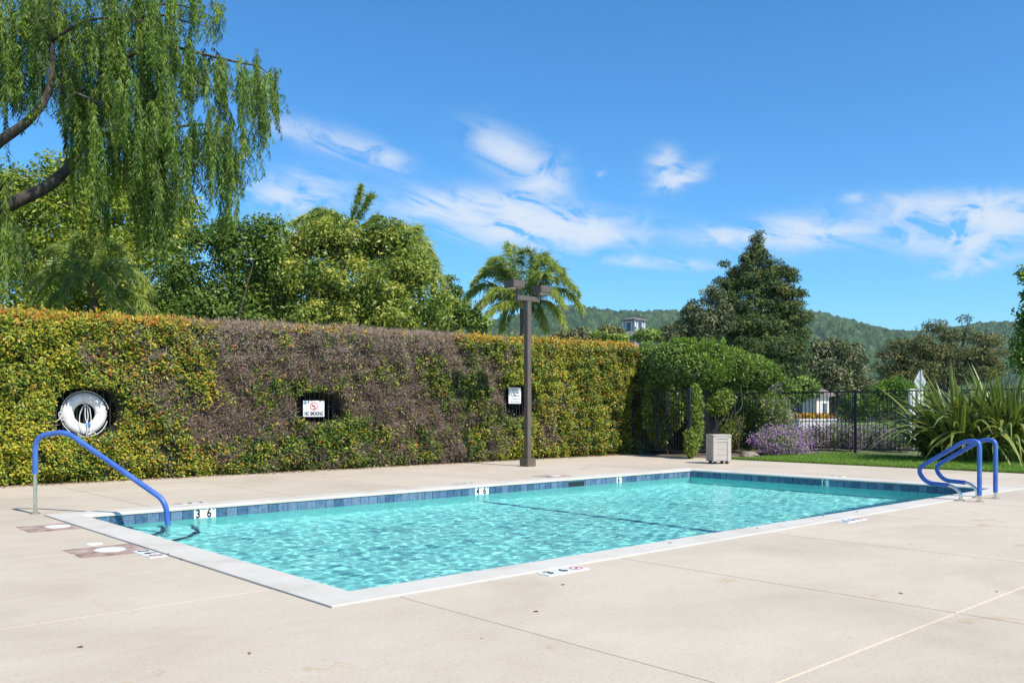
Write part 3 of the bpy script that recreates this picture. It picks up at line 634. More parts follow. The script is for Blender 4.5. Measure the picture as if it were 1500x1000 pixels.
rope([(-0.06, 0.10, 0.06), (0.0, 0.17, 0.07), (0.07, 0.10, 0.08), (0.09, -0.12, 0.10), (0.06, -0.33, 0.12)]); rope([(-0.03, 0.14, 0.07), (-0.10, 0.02, 0.09), (-0.12, -0.18, 0.11), (-0.04, -0.36, 0.12)])
rope([(0.0, 0.17, 0.06), (-0.02, -0.05, 0.10), (0.03, -0.25, 0.12), (0.0, -0.40, 0.12)]); rope([(0.03, 0.12, 0.06), (0.04, -0.08, 0.10), (0.0, -0.22, 0.12), (0.10, -0.36, 0.12), (0.02, -0.39, 0.12)])
rope([(-0.34, -0.12, 0.05), (-0.43, -0.10, 0.06), (-0.45, 0.02, 0.06), (-0.39, 0.03, 0.06), (-0.40, -0.07, 0.07), (-0.50, -0.14, 0.08), (-0.60, -0.13, 0.08)])
rope([(-0.15, -0.36, 0.10), (-0.05, -0.43, 0.12), (0.08, -0.41, 0.12), (0.18, -0.38, 0.11), (0.14, -0.34, 0.10), (0.02, -0.37, 0.12)])
rope([(0.0, R1 + 0.12, -0.06), (0.0, R1 - 0.05, -0.07), (0.0, 0.16, 0.0)])
MB().box((RX + 0.045, RY - 0.12, RZ - 0.20), (0.055, 0.04, 0.08), bev=0.012).build('rope_float', M_BLUEP, lr)
MB().tube([(RX, RY + 0.06, RZ + R1 - 0.06), (RX, HF, RZ + R1 - 0.06)], 0.012, 8).build('hook', M_IRON, lr)
M_SIGN = surf('sign_white', (0.66, 0.67, 0.70), (0.80, 0.80, 0.81), 7, 0.4, detail=6)
def at_plane(px, py, Yp):
    t = (px - 750) / F; X = Yp * (CT + t * ST) / (ST - t * CT); D = X * CT + Yp * ST
    return float(X), float(H - (py - YH) / F * D)
SY = 17.0
x0, z1 = at_plane(444, 586.5, SY); x1, z0 = at_plane(475, 610, SY); cx, cz = (x0 + x1) / 2, (z0 + z1) / 2
ns = empty('no_smoking_sign', (cx, SY, cz), 'white NO SMOKING sign with red prohibition symbol in the middle hedge opening', 'sign')
MB().box((cx, SY, cz), (x1 - x0, 0.006, z1 - z0), bev=0.002).build('panel', M_SIGN, ns)
MB().box((cx, SY + 0.04, cz), (0.03, 0.09, 0.03)).build('mount', M_IRON, ns)
Wn = x1 - x0; k_ = Wn * 0.86 / max(v.co.x * 2 for v in TXT['NO SMOKING'].vertices)
glyph('NO SMOKING', M_BLACK, ns, (cx, SY - 0.0045, cz - 0.11), (1, 0, 0), (0, 0, 1), k_)
def annulus(c, r0, r1_, y, mat, root, name, sq=1.0):
    m_ = MB(); an = np.linspace(0, 2 * math.pi, 33)
    for j in range(32):
        q = [(c[0] + r * math.cos(a) * sq, y, c[1] + r * math.sin(a)) for r, a in ((r0, an[j]), (r1_, an[j]), (r1_, an[j + 1]), (r0, an[j + 1]))]; m_.add(q, [(0, 1, 2, 3)])
    return m_.build(name, mat, root)
annulus((cx, cz + 0.055), 0.072, 0.094, SY - 0.0045, M_RED, ns, 'prohibition_ring')
d = 0.056
MB().add([(cx - d - 0.008, SY - 0.0048, cz + 0.055 + d - 0.008), (cx - d + 0.008, SY - 0.0048, cz + 0.055 + d + 0.008), (cx + d + 0.008, SY - 0.0048, cz + 0.055 - d + 0.008), (cx + d - 0.008, SY - 0.0048, cz + 0.055 - d - 0.008)], [(0, 1, 2, 3)]).build('slash', M_RED, ns)
MB().box((cx - 0.005, SY - 0.0042, cz + 0.055), (0.095, 0.0012, 0.018)).build('cigarette', M_BLACK, ns)
x0, z1 = at_plane(745, 567, SY); x1, z0 = at_plane(763, 591, SY); cx, cz = (x0 + x1) / 2, (z0 + z1) / 2; Wn = x1 - x0; Hn = z1 - z0
rs = empty('pool_notice_sign', (cx, SY, cz), 'upright white notice sign with dark lines of print beside the lamp post', 'sign')
MB().box((cx, SY, cz), (Wn, 0.006, Hn), bev=0.002).build('panel', M_SIGN, rs)
MB().box((cx, SY + 0.04, cz), (0.03, 0.09, 0.03)).build('mount', M_IRON, rs)
M_PRINT = surf('faded_print', (0.05, 0.06, 0.10), (0.16, 0.18, 0.24), 30, 0.5)
for row, (w0, w1, hh) in enumerate(((-0.22, 0.24, 0.045), (-0.22, 0.20, 0.05), (-0.36, 0.37, 0.062), (-0.33, 0.33, 0.062), (-0.32, 0.36, 0.05))):
    zr = z1 - Hn * (0.14 + 0.185 * row); m_ = MB(); u_ = w0
    while u_ < w1:
        w_ = rr.uniform(0.05, 0.085)
        m_.box((cx + Wn * (u_ + w_ / 2), SY - 0.0038, zr), (Wn * w_ * 0.9, 0.0012, Hn * hh * rr.uniform(0.8, 1.5))); u_ += w_ + 0.018
    m_.build('print_line', M_PRINT, rs)

# ------------------------------------------------------------------ beyond the fence
M_STUCCO = surf('cream_stucco', (0.60, 0.54, 0.45), (0.68, 0.62, 0.53), 2.5, 0.85, bump_scale=40, bump_s=0.15)
M_WSTUC = surf('white_stucco', (0.70, 0.68, 0.66), (0.78, 0.76, 0.74), 2.5, 0.85, bump_scale=40, bump_s=0.15)
M_SHING = surf('grey_shingle', (0.15, 0.13, 0.12), (0.25, 0.22, 0.20), 9, 0.9, bump_scale=20, bump_s=0.5)
M_GLASS = surf('window_glass', (0.03, 0.05, 0.08), (0.06, 0.09, 0.13), 1.5, 0.08)
M_SIDING = surf('grey_siding', (0.36, 0.35, 0.36), (0.44, 0.43, 0.44), 3, 0.8)
M_TRIM = surf('white_trim', (0.70, 0.70, 0.68), (0.78, 0.78, 0.76), 3, 0.6)
def frame_at(px, D):
    """local frame of a building at column px, distance D: parallel to the pool axes"""
    q = at(px, YH, D); return float(q[0]), float(q[1])
def hip(m, cx, cy, z0, z1, wx, wy, ridge=0.0):
    a, b_ = wx / 2, wy / 2; V = [(cx - a, cy - b_, z0), (cx + a, cy - b_, z0), (cx + a, cy + b_, z0), (cx - a, cy + b_, z0), (cx - ridge, cy, z1), (cx + ridge, cy, z1),
         (cx - a, cy - b_, z0 - 0.12), (cx + a, cy - b_, z0 - 0.12), (cx + a, cy + b_, z0 - 0.12), (cx - a, cy + b_, z0 - 0.12)]
    return m.add(V, [(0, 1, 5, 4), (2, 3, 4, 5), (1, 2, 5), (3, 0, 4), (6, 7, 1, 0), (7, 8, 2, 1), (8, 9, 3, 2), (9, 6, 0, 3), (9, 8, 7, 6)])
kx, ky = frame_at(1187, 44); kz = 0.0
ks = empty('gatehouse', (kx, ky, 0), 'small cream stucco gatehouse with hipped roof seen through the fence', 'building')
MB().box((kx, ky, 1.02), (1.3, 1.3, 2.1)).build('wall', M_STUCCO, ks)
hip(MB(), kx, ky, 2.12, 2.62, 1.75, 1.75).build('roof', M_SHING, ks)
MB().box((kx, ky, 2.03), (1.5, 1.5, 0.12)).build('eaves', M_TRIM, ks)
wn = MB().box((kx - 0.66, ky + 0.30, 1.15), (0.05, 0.45, 1.5)).build('door', M_GLASS, ks); MB().box((kx - 0.655, ky + 0.30, 1.15), (0.03, 0.57, 1.62)).build('frame', M_TRIM, wn)
wn = MB().box((kx + 0.15, ky - 0.66, 1.25), (0.35, 0.05, 0.8)).build('window', M_GLASS, ks); MB().box((kx + 0.15, ky - 0.655, 1.25), (0.47, 0.03, 0.92)).build('frame', M_TRIM, wn)
qx, qy = frame_at(1188, 40.5)
pw = empty('planter_wall', (qx, qy, 0), 'low white stucco planter wall with orange flowers in front of the gatehouse', 'planter')
MB().box((qx, qy, 0.42), (1.7, 1.7, 0.86), rz=TH - math.pi / 2).build('wall', M_WSTUC, pw); MB().box((qx, qy, 0.87), (1.8, 1.8, 0.08), rz=TH - math.pi / 2, bev=0.01).build('cap', M_WSTUC, pw)
hx, hy = frame_at(928.5, 95)
hs_ = empty('cupola_house', (hx, hy, 0), 'distant house with grey shingle roof topped by a windowed cupola', 'house')
zt = lambda py, D=95: H - (py - YH) / F * D
MB().box((hx, hy, zt(500) / 2 - 0.1), (9.5, 8.5, zt(500) - 0.1)).build('wall', M_SIDING, hs_); rf_ = hip(MB(), hx, hy, zt(500), zt(484.5), 10.6, 9.6, 0.5).build('roof', M_SHING, hs_)
cw = 1.62; z0c, z1c = zt(491), zt(470)
MB().box((hx, hy, (z0c + z1c) / 2), (cw, cw, z1c - z0c)).build('cupola_wall', M_SIDING, hs_)
hip(MB(), hx, hy, z1c + 0.12, zt(464.5), cw + 0.5, cw + 0.5).build('cupola_roof', M_SHING, hs_)
for fx, fy in ((-1, 0), (0, -1)):
    wn = MB().box((hx + fx * (cw / 2 + 0.02), hy + fy * (cw / 2 + 0.02), (z0c + z1c) / 2 + 0.1), (0.06 if fx else 0.6, 0.06 if fy else 0.6, 0.95)).build('cupola_window', M_GLASS, hs_)
    MB().box((hx + fx * (cw / 2 + 0.012), hy + fy * (cw / 2 + 0.012), (z0c + z1c) / 2 + 0.1), (0.05 if fx else 0.8, 0.05 if fy else 0.8, 1.15)).build('frame', M_TRIM, wn)
for fx, fy in ((-1, -1), (1, -1), (-1, 1)): MB().box((hx + fx * cw / 2, hy + fy * cw / 2, (z0c + z1c) / 2), (0.12, 0.12, z1c - z0c)).build('corner_trim', M_TRIM, hs_)
# chimney vent pipe on the roof
MB().tube([(hx - 1.6, hy - 2.6, zt(496)), (hx - 1.6, hy - 2.6, zt(490))], 0.09, 8).build('vent_pipe', M_TRIM, hs_)
# diamond warning sign seen from behind
sx_, sy_ = frame_at(1348, 31); zs = lambda py: H - (py - YH) / F * 31
M_ALU = surf('bare_aluminium', (0.52, 0.54, 0.57), (0.62, 0.64, 0.67), 3, 0.45, metal=0.3)
ds = empty('diamond_road_sign', (sx_, sy_, 0), 'grey back of a diamond road sign on a post beyond the fence', 'sign')
rzz = TH - math.pi / 2 + 0.66; dd = (zs(541) - zs(577)) / 2; zc_ = zs(559)
ux = Vector((math.cos(rzz), math.sin(rzz), 0)); un = Vector((-math.sin(rzz), math.cos(rzz), 0)); c0 = Vector((sx_, sy_, zc_))
V = [c0 + ux * dd, c0 + Vector((0, 0, dd)), c0 - ux * dd, c0 - Vector((0, 0, dd))]
MB().add(V + [v + un * 0.006 for v in V], [(0, 1, 2, 3), (7, 6, 5, 4), (0, 4, 5, 1), (1, 5, 6, 2), (2, 6, 7, 3), (3, 7, 4, 0)]).build('sign_plate', M_ALU, ds)
pp = c0 - un * 0.035; MB().box((pp.x, pp.y, (zc_ + dd) / 2), (0.06, 0.05, zc_ + dd), rz=rzz).build('post', M_ALU, ds)
for k, (px_, D_) in enumerate(((1335.5, 34), (1347, 34.4))):
    gx, gy = frame_at(px_, D_); g_ = empty('white_gate_post', (gx, gy, 0), ('left' if k == 0 else 'right') + ' of two white square posts standing behind the fence beside the flax', 'post', 'white posts beyond the fence')
    zz = H - (571 - YH) / F * D_
    MB().box((gx, gy, zz / 2), (0.2, 0.2, zz), rz=TH, bev=0.01).build('shaft', M_TRIM, g_); MB().box((gx, gy, zz + 0.02), (0.24, 0.24, 0.05), rz=TH, bev=0.01).build('cap', M_TRIM, g_)
# weathered wooden post by the purple shrub
M_WOOD = bark('weathered_wood', (0.20, 0.17, 0.15), (0.38, 0.34, 0.31), 8)
wx_, wy_ = frame_at(1153, 26.2); m_ = MB(); m_.box((wx_, wy_, 0.62), (0.13, 0.13, 1.28), rz=0.3, bev=0.012); tag(m_.build('wooden_post', M_WOOD), 'short weathered grey wooden post beside the purple flowering shrub', 'post')
M_ROCK = surf('pale_rock', (0.20, 0.165, 0.13), (0.34, 0.29, 0.24), 5, 0.9, bump_scale=14, bump_s=0.8)
bm = bmesh.new(); bmesh.ops.create_icosphere(bm, subdivisions=3, radius=1.0); r_ = random.Random(3)
for v in bm.verts:
    n_ = math.sin(v.co.x * 3.1 + 1) * math.sin(v.co.y * 2.7) * 0.16 + math.sin(v.co.z * 5 + v.co.x * 4) * 0.06
    v.co *= 1 + n_; v.co = Vector((v.co.x * 0.34, v.co.y * 0.24, max(-0.05, v.co.z * 0.11)))
me = bpy.data.meshes.new('rock'); bm.to_mesh(me); bm.free(); q = at(1097, 662.5, 24.6)
tag(link('rock', me, M_ROCK, None, (float(q[0]), float(q[1]), 0.03)), 'flat pale rock lying on the soil between waste bin and purple shrub', 'rock')

# ------------------------------------------------------------------ hills
def hills():
    rng = np.random.default_rng(11)
    ridge_px = [-900, 300, 560, 640, 700, 760, 800, 850, 900, 960, 1010, 1080, 1185, 1250, 1300, 1345, 1400, 1450, 1500, 1600, 1900]
    ridge_py = [470, 480, 484, 482, 477, 470, 464, 462, 467, 472, 474, 464, 464, 474, 484, 489, 492, 488, 484, 478, 470]
    cols = np.arange(-250, 1850, 1.6); rows = np.linspace(0, 1, 170)
    PXg, R = np.meshgrid(cols, rows, indexing='ij')
    ry = np.interp(PXg, ridge_px, ridge_py)
    Dr = 1500 + 120 * np.sin(PXg * 0.009) ; zr = H + (YH - ry) / F * Dr
    D = 780 + (Dr - 780 + 160) * R
    t = np.clip((D - 780) / (Dr - 780), 0, 1.4)
    z = zr * np.where(t < 1, np.sin(np.clip(t, 0, 1) * math.pi / 2) ** 0.9, 1 - (t - 1) * 0.9)
    z += (np.sin(PXg * 0.03 + R * 5) * 5 + np.sin(PXg * 0.011 + 2 - R * 8) * 8) * np.clip(t * (1.05 - t) * 3, 0, 1)
    x = (PXg - 750) / F * D; X = ST * x + CT * D; Y = -CT * x + ST * D
    # rounded tree crowns: distance to the nearest jittered cell centre
    def domes(cs, hmax, seed):
        gx, gy = np.floor(X / cs).astype(int), np.floor(Y / cs).astype(int); best = np.full(X.shape, 9.0); hh = np.zeros(X.shape)
        for i in (-1, 0, 1):
            for j in (-1, 0, 1):
                cx, cy = gx + i, gy + j
                h1 = np.sin(cx * 127.1 + cy * 311.7 + seed) * 43758.5453; h1 -= np.floor(h1); h2 = np.sin(cx * 269.5 + cy * 183.3 + seed) * 43758.5453; h2 -= np.floor(h2); h3 = np.sin(cx * 113.5 + cy * 271.9 + seed) * 43758.5453; h3 -= np.floor(h3)
                d = np.hypot(X / cs - cx - h1, Y / cs - cy - h2); up = d < best; best = np.where(up, d, best); hh = np.where(up, h3, hh)
        return np.clip(1 - best * best * 1.6, 0, 1) * hmax * (0.45 + 0.75 * hh), hh
    d1, h1 = domes(10.5, 9.0, 1.0); d2, h2 = domes(5.0, 2.5, 5.0)
    V = np.stack([X, Y, z + d1 + d2 - 7], -1).reshape(-1, 3); n, m2 = X.shape
    I = np.arange(n * m2).reshape(n, m2); Fq = np.stack([I[:-1, :-1], I[1:, :-1], I[1:, 1:], I[:-1, 1:]], -1).reshape(-1, 4)
    tint = (0.55 * h1 + 0.25 * h2 + 0.2 * rng.random(h1.shape))[:-1, :-1].ravel()
    m, nt, b = principled('hill_woodland'); b.inputs['Roughness'].default_value = 0.95; b.inputs['Specular IOR Level'].default_value = 0.1
    a = nt.nodes.new('ShaderNodeAttribute'); a.attribute_name = 'tint'
    r = ramp(nt, [(0.1, (0.022, 0.045, 0.018)), (0.5, (0.045, 0.085, 0.03)), (0.9, (0.085, 0.125, 0.05))]); nt.links.new(a.outputs['Fac'], r.inputs[0]); nt.links.new(r.outputs[0], b.inputs['Base Color'])
    return tag(link('hills', raw_mesh('hills', V, Fq, False, {'tint': tint}), m), kind='structure')
hills()

# ------------------------------------------------------------------ plants: shared pieces
BARK_D = bark('dark_bark', (0.045, 0.035, 0.028), (0.13, 0.105, 0.085)); BARK_P = bark('pale_twig_bark', (0.22, 0.17, 0.13), (0.40, 0.33, 0.27))
BARK_PALM = bark('palm_bark', (0.09, 0.07, 0.055), (0.22, 0.17, 0.13), 4)
def put_leaves(name, P, Dv, Nv, L, Wd, tint, mat, root, curl=0.12, kind=None):
    off = np.array(wloc(root)) if root is not None else 0
    o = link(name, leaf_mesh(name, P - off, Dv, Nv, L, Wd, tint, curl), mat, root)
    if kind: o['kind'] = kind
    return o
def ellipsoids(rng, ells, D, dz_scale=0.9):
    """photo ellipses (px, py, rx, ry[, dD]) -> world centres and radii"""
    C, Rr = [], []
    for e in ells:
        dD = e[4] if len(e) > 4 else 0.0
        C.append(at(e[0], e[1], D + dD)); k = (D + dD) / F; rx = e[2] * k; Rr.append((rx, min(rx, 2.2) * dz_scale, e[3] * k))
    return np.array(C), np.array(Rr)
FW = np.array([CT, ST, 0.0]); RT = np.array([ST, -CT, 0.0]); UPV = np.array([0, 0, 1.0])
def in_ell(C, Rr, idx, q):
    return C[idx] + q[:, :1] * Rr[idx, :1] * RT + q[:, 1:2] * Rr[idx, 1:2] * FW + q[:, 2:3] * Rr[idx, 2:3] * UPV
def crown(rng, C, Rr, n, sub, leaf, flat=0.75, droop=0.0, per=70, tint0=0.5, tsub=0.19, tleaf=0.13, aspect=0.5, outer=0.38):
    """leaf clumps spread through the crown's ellipsoids"""
    vol = Rr.prod(1) ** (2 / 3); ns = max(4, n // per)
    idx = rng.choice(len(C), ns, p=vol / vol.sum()); q = rdir(rng, ns) * (rng.random((ns, 1)) ** outer)
    S = in_ell(C, Rr, idx, q); sr = sub * rng.uniform(0.6, 1.35, ns); ts = rng.normal(0, tsub, ns)
    k = rng.integers(0, ns, n); d = rdir(rng, n, 0.25); rad = (sr[k] * (0.35 + 0.65 * rng.random(n) ** 0.6))[:, None]
    P = S[k] + d * rad * np.array([1, 1, flat]); Nv = unit(d + rng.normal(0, 0.55, (n, 3)) + np.array([0, 0, 0.35]))
    Dv = unit(np.cross(Nv, rdir(rng, n)) + d * 0.35 - np.array([0, 0, droop]))
    L = leaf * rng.uniform(0.65, 1.3, n)
    return P, Dv, Nv, L, L * aspect, np.clip(tint0 + ts[k] + rng.normal(0, tleaf, n), 0.0, 1.0), S
def limbs(m_, base, C, rng, r0, sag=0.1, n=7, rtip=0.012, fork=0.45, central=False):
    if central:                                                  # one straight leader with side branches
        base = np.array(base, float); zt_ = C[:, 2].max(); m_.tube([(base[0], base[1], base[2]), (base[0] + 0.05, base[1], zt_ * 0.5), (base[0], base[1], zt_)], [r0, r0 * 0.6, 0.02], 10)
        for c in C:
            p0 = np.array([base[0], base[1], max(0.3, c[2] - 0.25 * np.hypot(c[0] - base[0], c[1] - base[1]))]); mid = (p0 + c) / 2 - np.array([0, 0, 0.1]); m_.tube([p0, mid, c], [0.05, 0.035, 0.012], 6)
        return
    base = np.array(base, float); top = C.mean(0); f0 = base + (top - base) * fork; f0[2] = base[2] + (top[2] - base[2]) * fork
    bend = rng.normal(0, 0.12, 3); pts = [base + (f0 - base) * t + bend * math.sin(t * math.pi) * np.array([1, 1, 0]) for t in np.linspace(0, 1, 6)]
    m_.tube(pts, list(np.linspace(r0, r0 * 0.75, 6)), 10)
    for c in C:
        v = c - f0; w = rng.normal(0, 0.10, 3) * np.linalg.norm(v)
        pts = [f0 + v * t + w * math.sin(t * math.pi) for t in np.linspace(0, 1, n)]
        m_.tube(pts, list(np.linspace(r0 * 0.6, rtip, n)), 6)
def tree(name, label, cat, D, ells, n, sub, leaf, mat, seed, base_px=None, r0=0.16, tint0=0.5, bark_m=None, extra_twigs=0, group=None, fork=0.45, z_base=0.0, central=False, **kw):
    rng = np.random.default_rng(seed); C, Rr = ellipsoids(rng, ells, D)
    bp = base_px if base_px is not None else float(np.mean([e[0] for e in ells])); b0 = at(bp, YH, D); b0 = np.array([b0[0], b0[1], z_base])
    root = empty(name, b0, label, cat, group)
    P, Dv, Nv, L, Wd, ti, S = crown(rng, C, Rr, n, sub, leaf, tint0=tint0, **kw)
    m_ = MB(); limbs(m_, b0 - np.array([0, 0, 0.1]), C, rng, r0, fork=fork, central=central)
    for k in rng.choice(len(S), min(extra_twigs, len(S)), replace=False):
        c = C[np.argmin(np.linalg.norm(C - S[k], axis=1))]; m_.tube([c, (c + S[k]) / 2 + rng.normal(0, 0.06, 3), S[k]], [r0 * 0.22, r0 * 0.14, 0.008], 5)
    m_.build('trunk', bark_m or BARK_D, root)
    put_leaves('crown', P, Dv, Nv, L, Wd, ti, mat, root)
    return root
G_OLIVE = leafmat('olive_green_leaves', [(0.0, (0.07, 0.115, 0.018)), (0.4, (0.20, 0.28, 0.036)), (0.7, (0.42, 0.47, 0.06)), (1.0, (0.66, 0.60, 0.11))])
G_DEEP = leafmat('deep_green_leaves', [(0.0, (0.04, 0.085, 0.02)), (0.45, (0.125, 0.215, 0.04)), (0.75, (0.29, 0.38, 0.075)), (1.0, (0.46, 0.52, 0.13))])
G_BUSH = leafmat('glossy_green_leaves', [(0.0, (0.05, 0.10, 0.022)), (0.4, (0.16, 0.24, 0.042)), (0.68, (0.42, 0.45, 0.085)), (1.0, (0.72, 0.64, 0.17))], rough=0.45, spec=0.35)
G_WILLOW = leafmat('willow_leaves', [(0.0, (0.04, 0.08, 0.012)), (0.45, (0.125, 0.22, 0.028)), (0.8, (0.29, 0.42, 0.05)), (1.0, (0.38, 0.30, 0.11))], trans=0.4)
G_CONIFER = leafmat('conifer_needles', [(0.0, (0.03, 0.06, 0.022)), (0.5, (0.085, 0.145, 0.038)), (0.8, (0.20, 0.25, 0.062)), (1.0, (0.31, 0.24, 0.085))], trans=0.15, rough=0.6)
G_GREY = leafmat('grey_green_leaves', [(0.0, (0.055, 0.08, 0.04)), (0.5, (0.135, 0.165, 0.075)), (0.8, (0.25, 0.265, 0.125)), (1.0, (0.38, 0.32, 0.17))], trans=0.2)
G_PINE = leafmat('pine_needles', [(0.0, (0.055, 0.075, 0.028)), (0.5, (0.15, 0.175, 0.058)), (0.8, (0.28, 0.26, 0.09)), (1.0, (0.38, 0.28, 0.12))], trans=0.12, rough=0.7)
G_LIME = leafmat('lime_green_leaves', [(0.0, (0.06, 0.12, 0.018)), (0.5, (0.15, 0.27, 0.036)), (1.0, (0.34, 0.45, 0.06))], trans=0.45)
G_HEDGE = leafmat('hedge_leaves', [(0.0, (0.035, 0.075, 0.014)), (0.25, (0.105, 0.19, 0.026)), (0.5, (0.31, 0.37, 0.036)), (0.68, (0.58, 0.55, 0.05)), (0.80, (0.68, 0.54, 0.06)), (0.90, (0.62, 0.28, 0.045)), (1.0, (0.52, 0.15, 0.045))], rough=0.42, spec=0.4, tmul=(0.75, 0.75, 0.75))
G_DEAD = leafmat('dead_twigs', [(0.0, (0.085, 0.055, 0.038)), (0.5, (0.235, 0.165, 0.122)), (1.0, (0.47, 0.375, 0.31))], trans=0.05, rough=0.9, spec=0.1)
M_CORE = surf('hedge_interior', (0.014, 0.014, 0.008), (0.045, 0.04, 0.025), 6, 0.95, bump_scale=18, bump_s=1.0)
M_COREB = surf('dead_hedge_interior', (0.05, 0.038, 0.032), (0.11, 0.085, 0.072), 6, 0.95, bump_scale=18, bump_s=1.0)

# ------------------------------------------------------------------ long clipped hedge
def vnoise(x, y, seed, sc_):
    rng = np.random.default_rng(seed); o = np.zeros_like(x)
    for k in range(9):
        th = rng.random() * 6.283; f = sc_ * (0.5 + 1.4 * rng.random()); o += np.sin((x * math.cos(th) + y * math.sin(th)) * f + rng.random() * 6.283)
    return o / 3.0
def ss(a, b_, x): t = np.clip((x - a) / (b_ - a), 0, 1); return t * t * (3 - 2 * t)
HY0, HXA, HXB = 16.74, -2.5, 20.35
def h_top(X): return 3.0 + 0.016 * (X - 5)
def boxm(px, py, a, b_, c, d, s=14, sl=None): return ss(a - (sl or s), a + (sl or s), px) * (1 - ss(b_ - s, b_ + s, px)) * ss(c - s, c + s, py) * (1 - ss(d - s, d + s, py))
OPEN = [(132, 604, 47, 36), (473, 597, 37, 23), (764, 588, 24, 25)]      # the three cut-out openings
def opening(px, py):
    m = np.zeros_like(px)
    for cx, cy, rx, ry in OPEN: m = np.maximum(m, 1 - ss(0.86, 1.10, (np.abs((px - cx) / rx) ** 3.0 + np.abs((py - cy) / ry) ** 3.0) ** (1 / 3.0)))
    return m
def deadness(px, py, X, Z):
    px = px + 26 * vnoise(X, Z, 23, 2.6) + 13 * vnoise(X, Z, 24, 8); py = py + 12 * vnoise(X, Z, 25, 3.5) + 7 * vnoise(X, Z, 26, 9)
    d = 1.15 * boxm(px, py, 320, 665, 440, 608, 26, 75) + 0.85 * boxm(px, py, 480, 700, 590, 690, 22) + 0.9 * boxm(px, py, 690, 735, 500, 565, 12) + 0.70 * boxm(px, py, 300, 480, 600, 685, 24) + 0.5 * boxm(px, py, 680, 740, 560, 690, 12)
    d += 0.30 * boxm(px, py, 215, 350, 470, 660, 34) + 0.4 * boxm(px, py, 85, 270, 488, 530, 16) + 0.33 * boxm(px, py, 170, 270, 540, 680, 20) + 0.42 * boxm(px, py, 795, 860, 595, 650, 14)
    d -= 0.75 * boxm(px, py, 425, 520, 560, 585, 10) + 0.8 * boxm(px, py, 425, 520, 612, 640, 10) + 0.5 * boxm(px, py, 615, 665, 560, 600, 10) + 0.35 * boxm(px, py, 360, 480, 640, 680, 12)
    return np.clip(d * 0.9 + (0.30 * vnoise(X, Z, 21, 4.5) + 0.22 * vnoise(X, Z, 22, 13)) * np.clip(d * 4, 0, 1), 0, 1)
def hedge_front(X, Z):
    """distance of the leaf surface behind the trimming line"""
    b_ = 0.06 * vnoise(X, Z, 31, 2.2) + 0.06 * vnoise(X, Z, 32, 6.0) + 0.035 * vnoise(X, Z, 33, 14.0)
    top = h_top(X); b_ += 0.20 * ss(-0.16, 0.05, Z - top) + 0.10 * (1 - ss(0.0, 0.22, Z))
    return b_
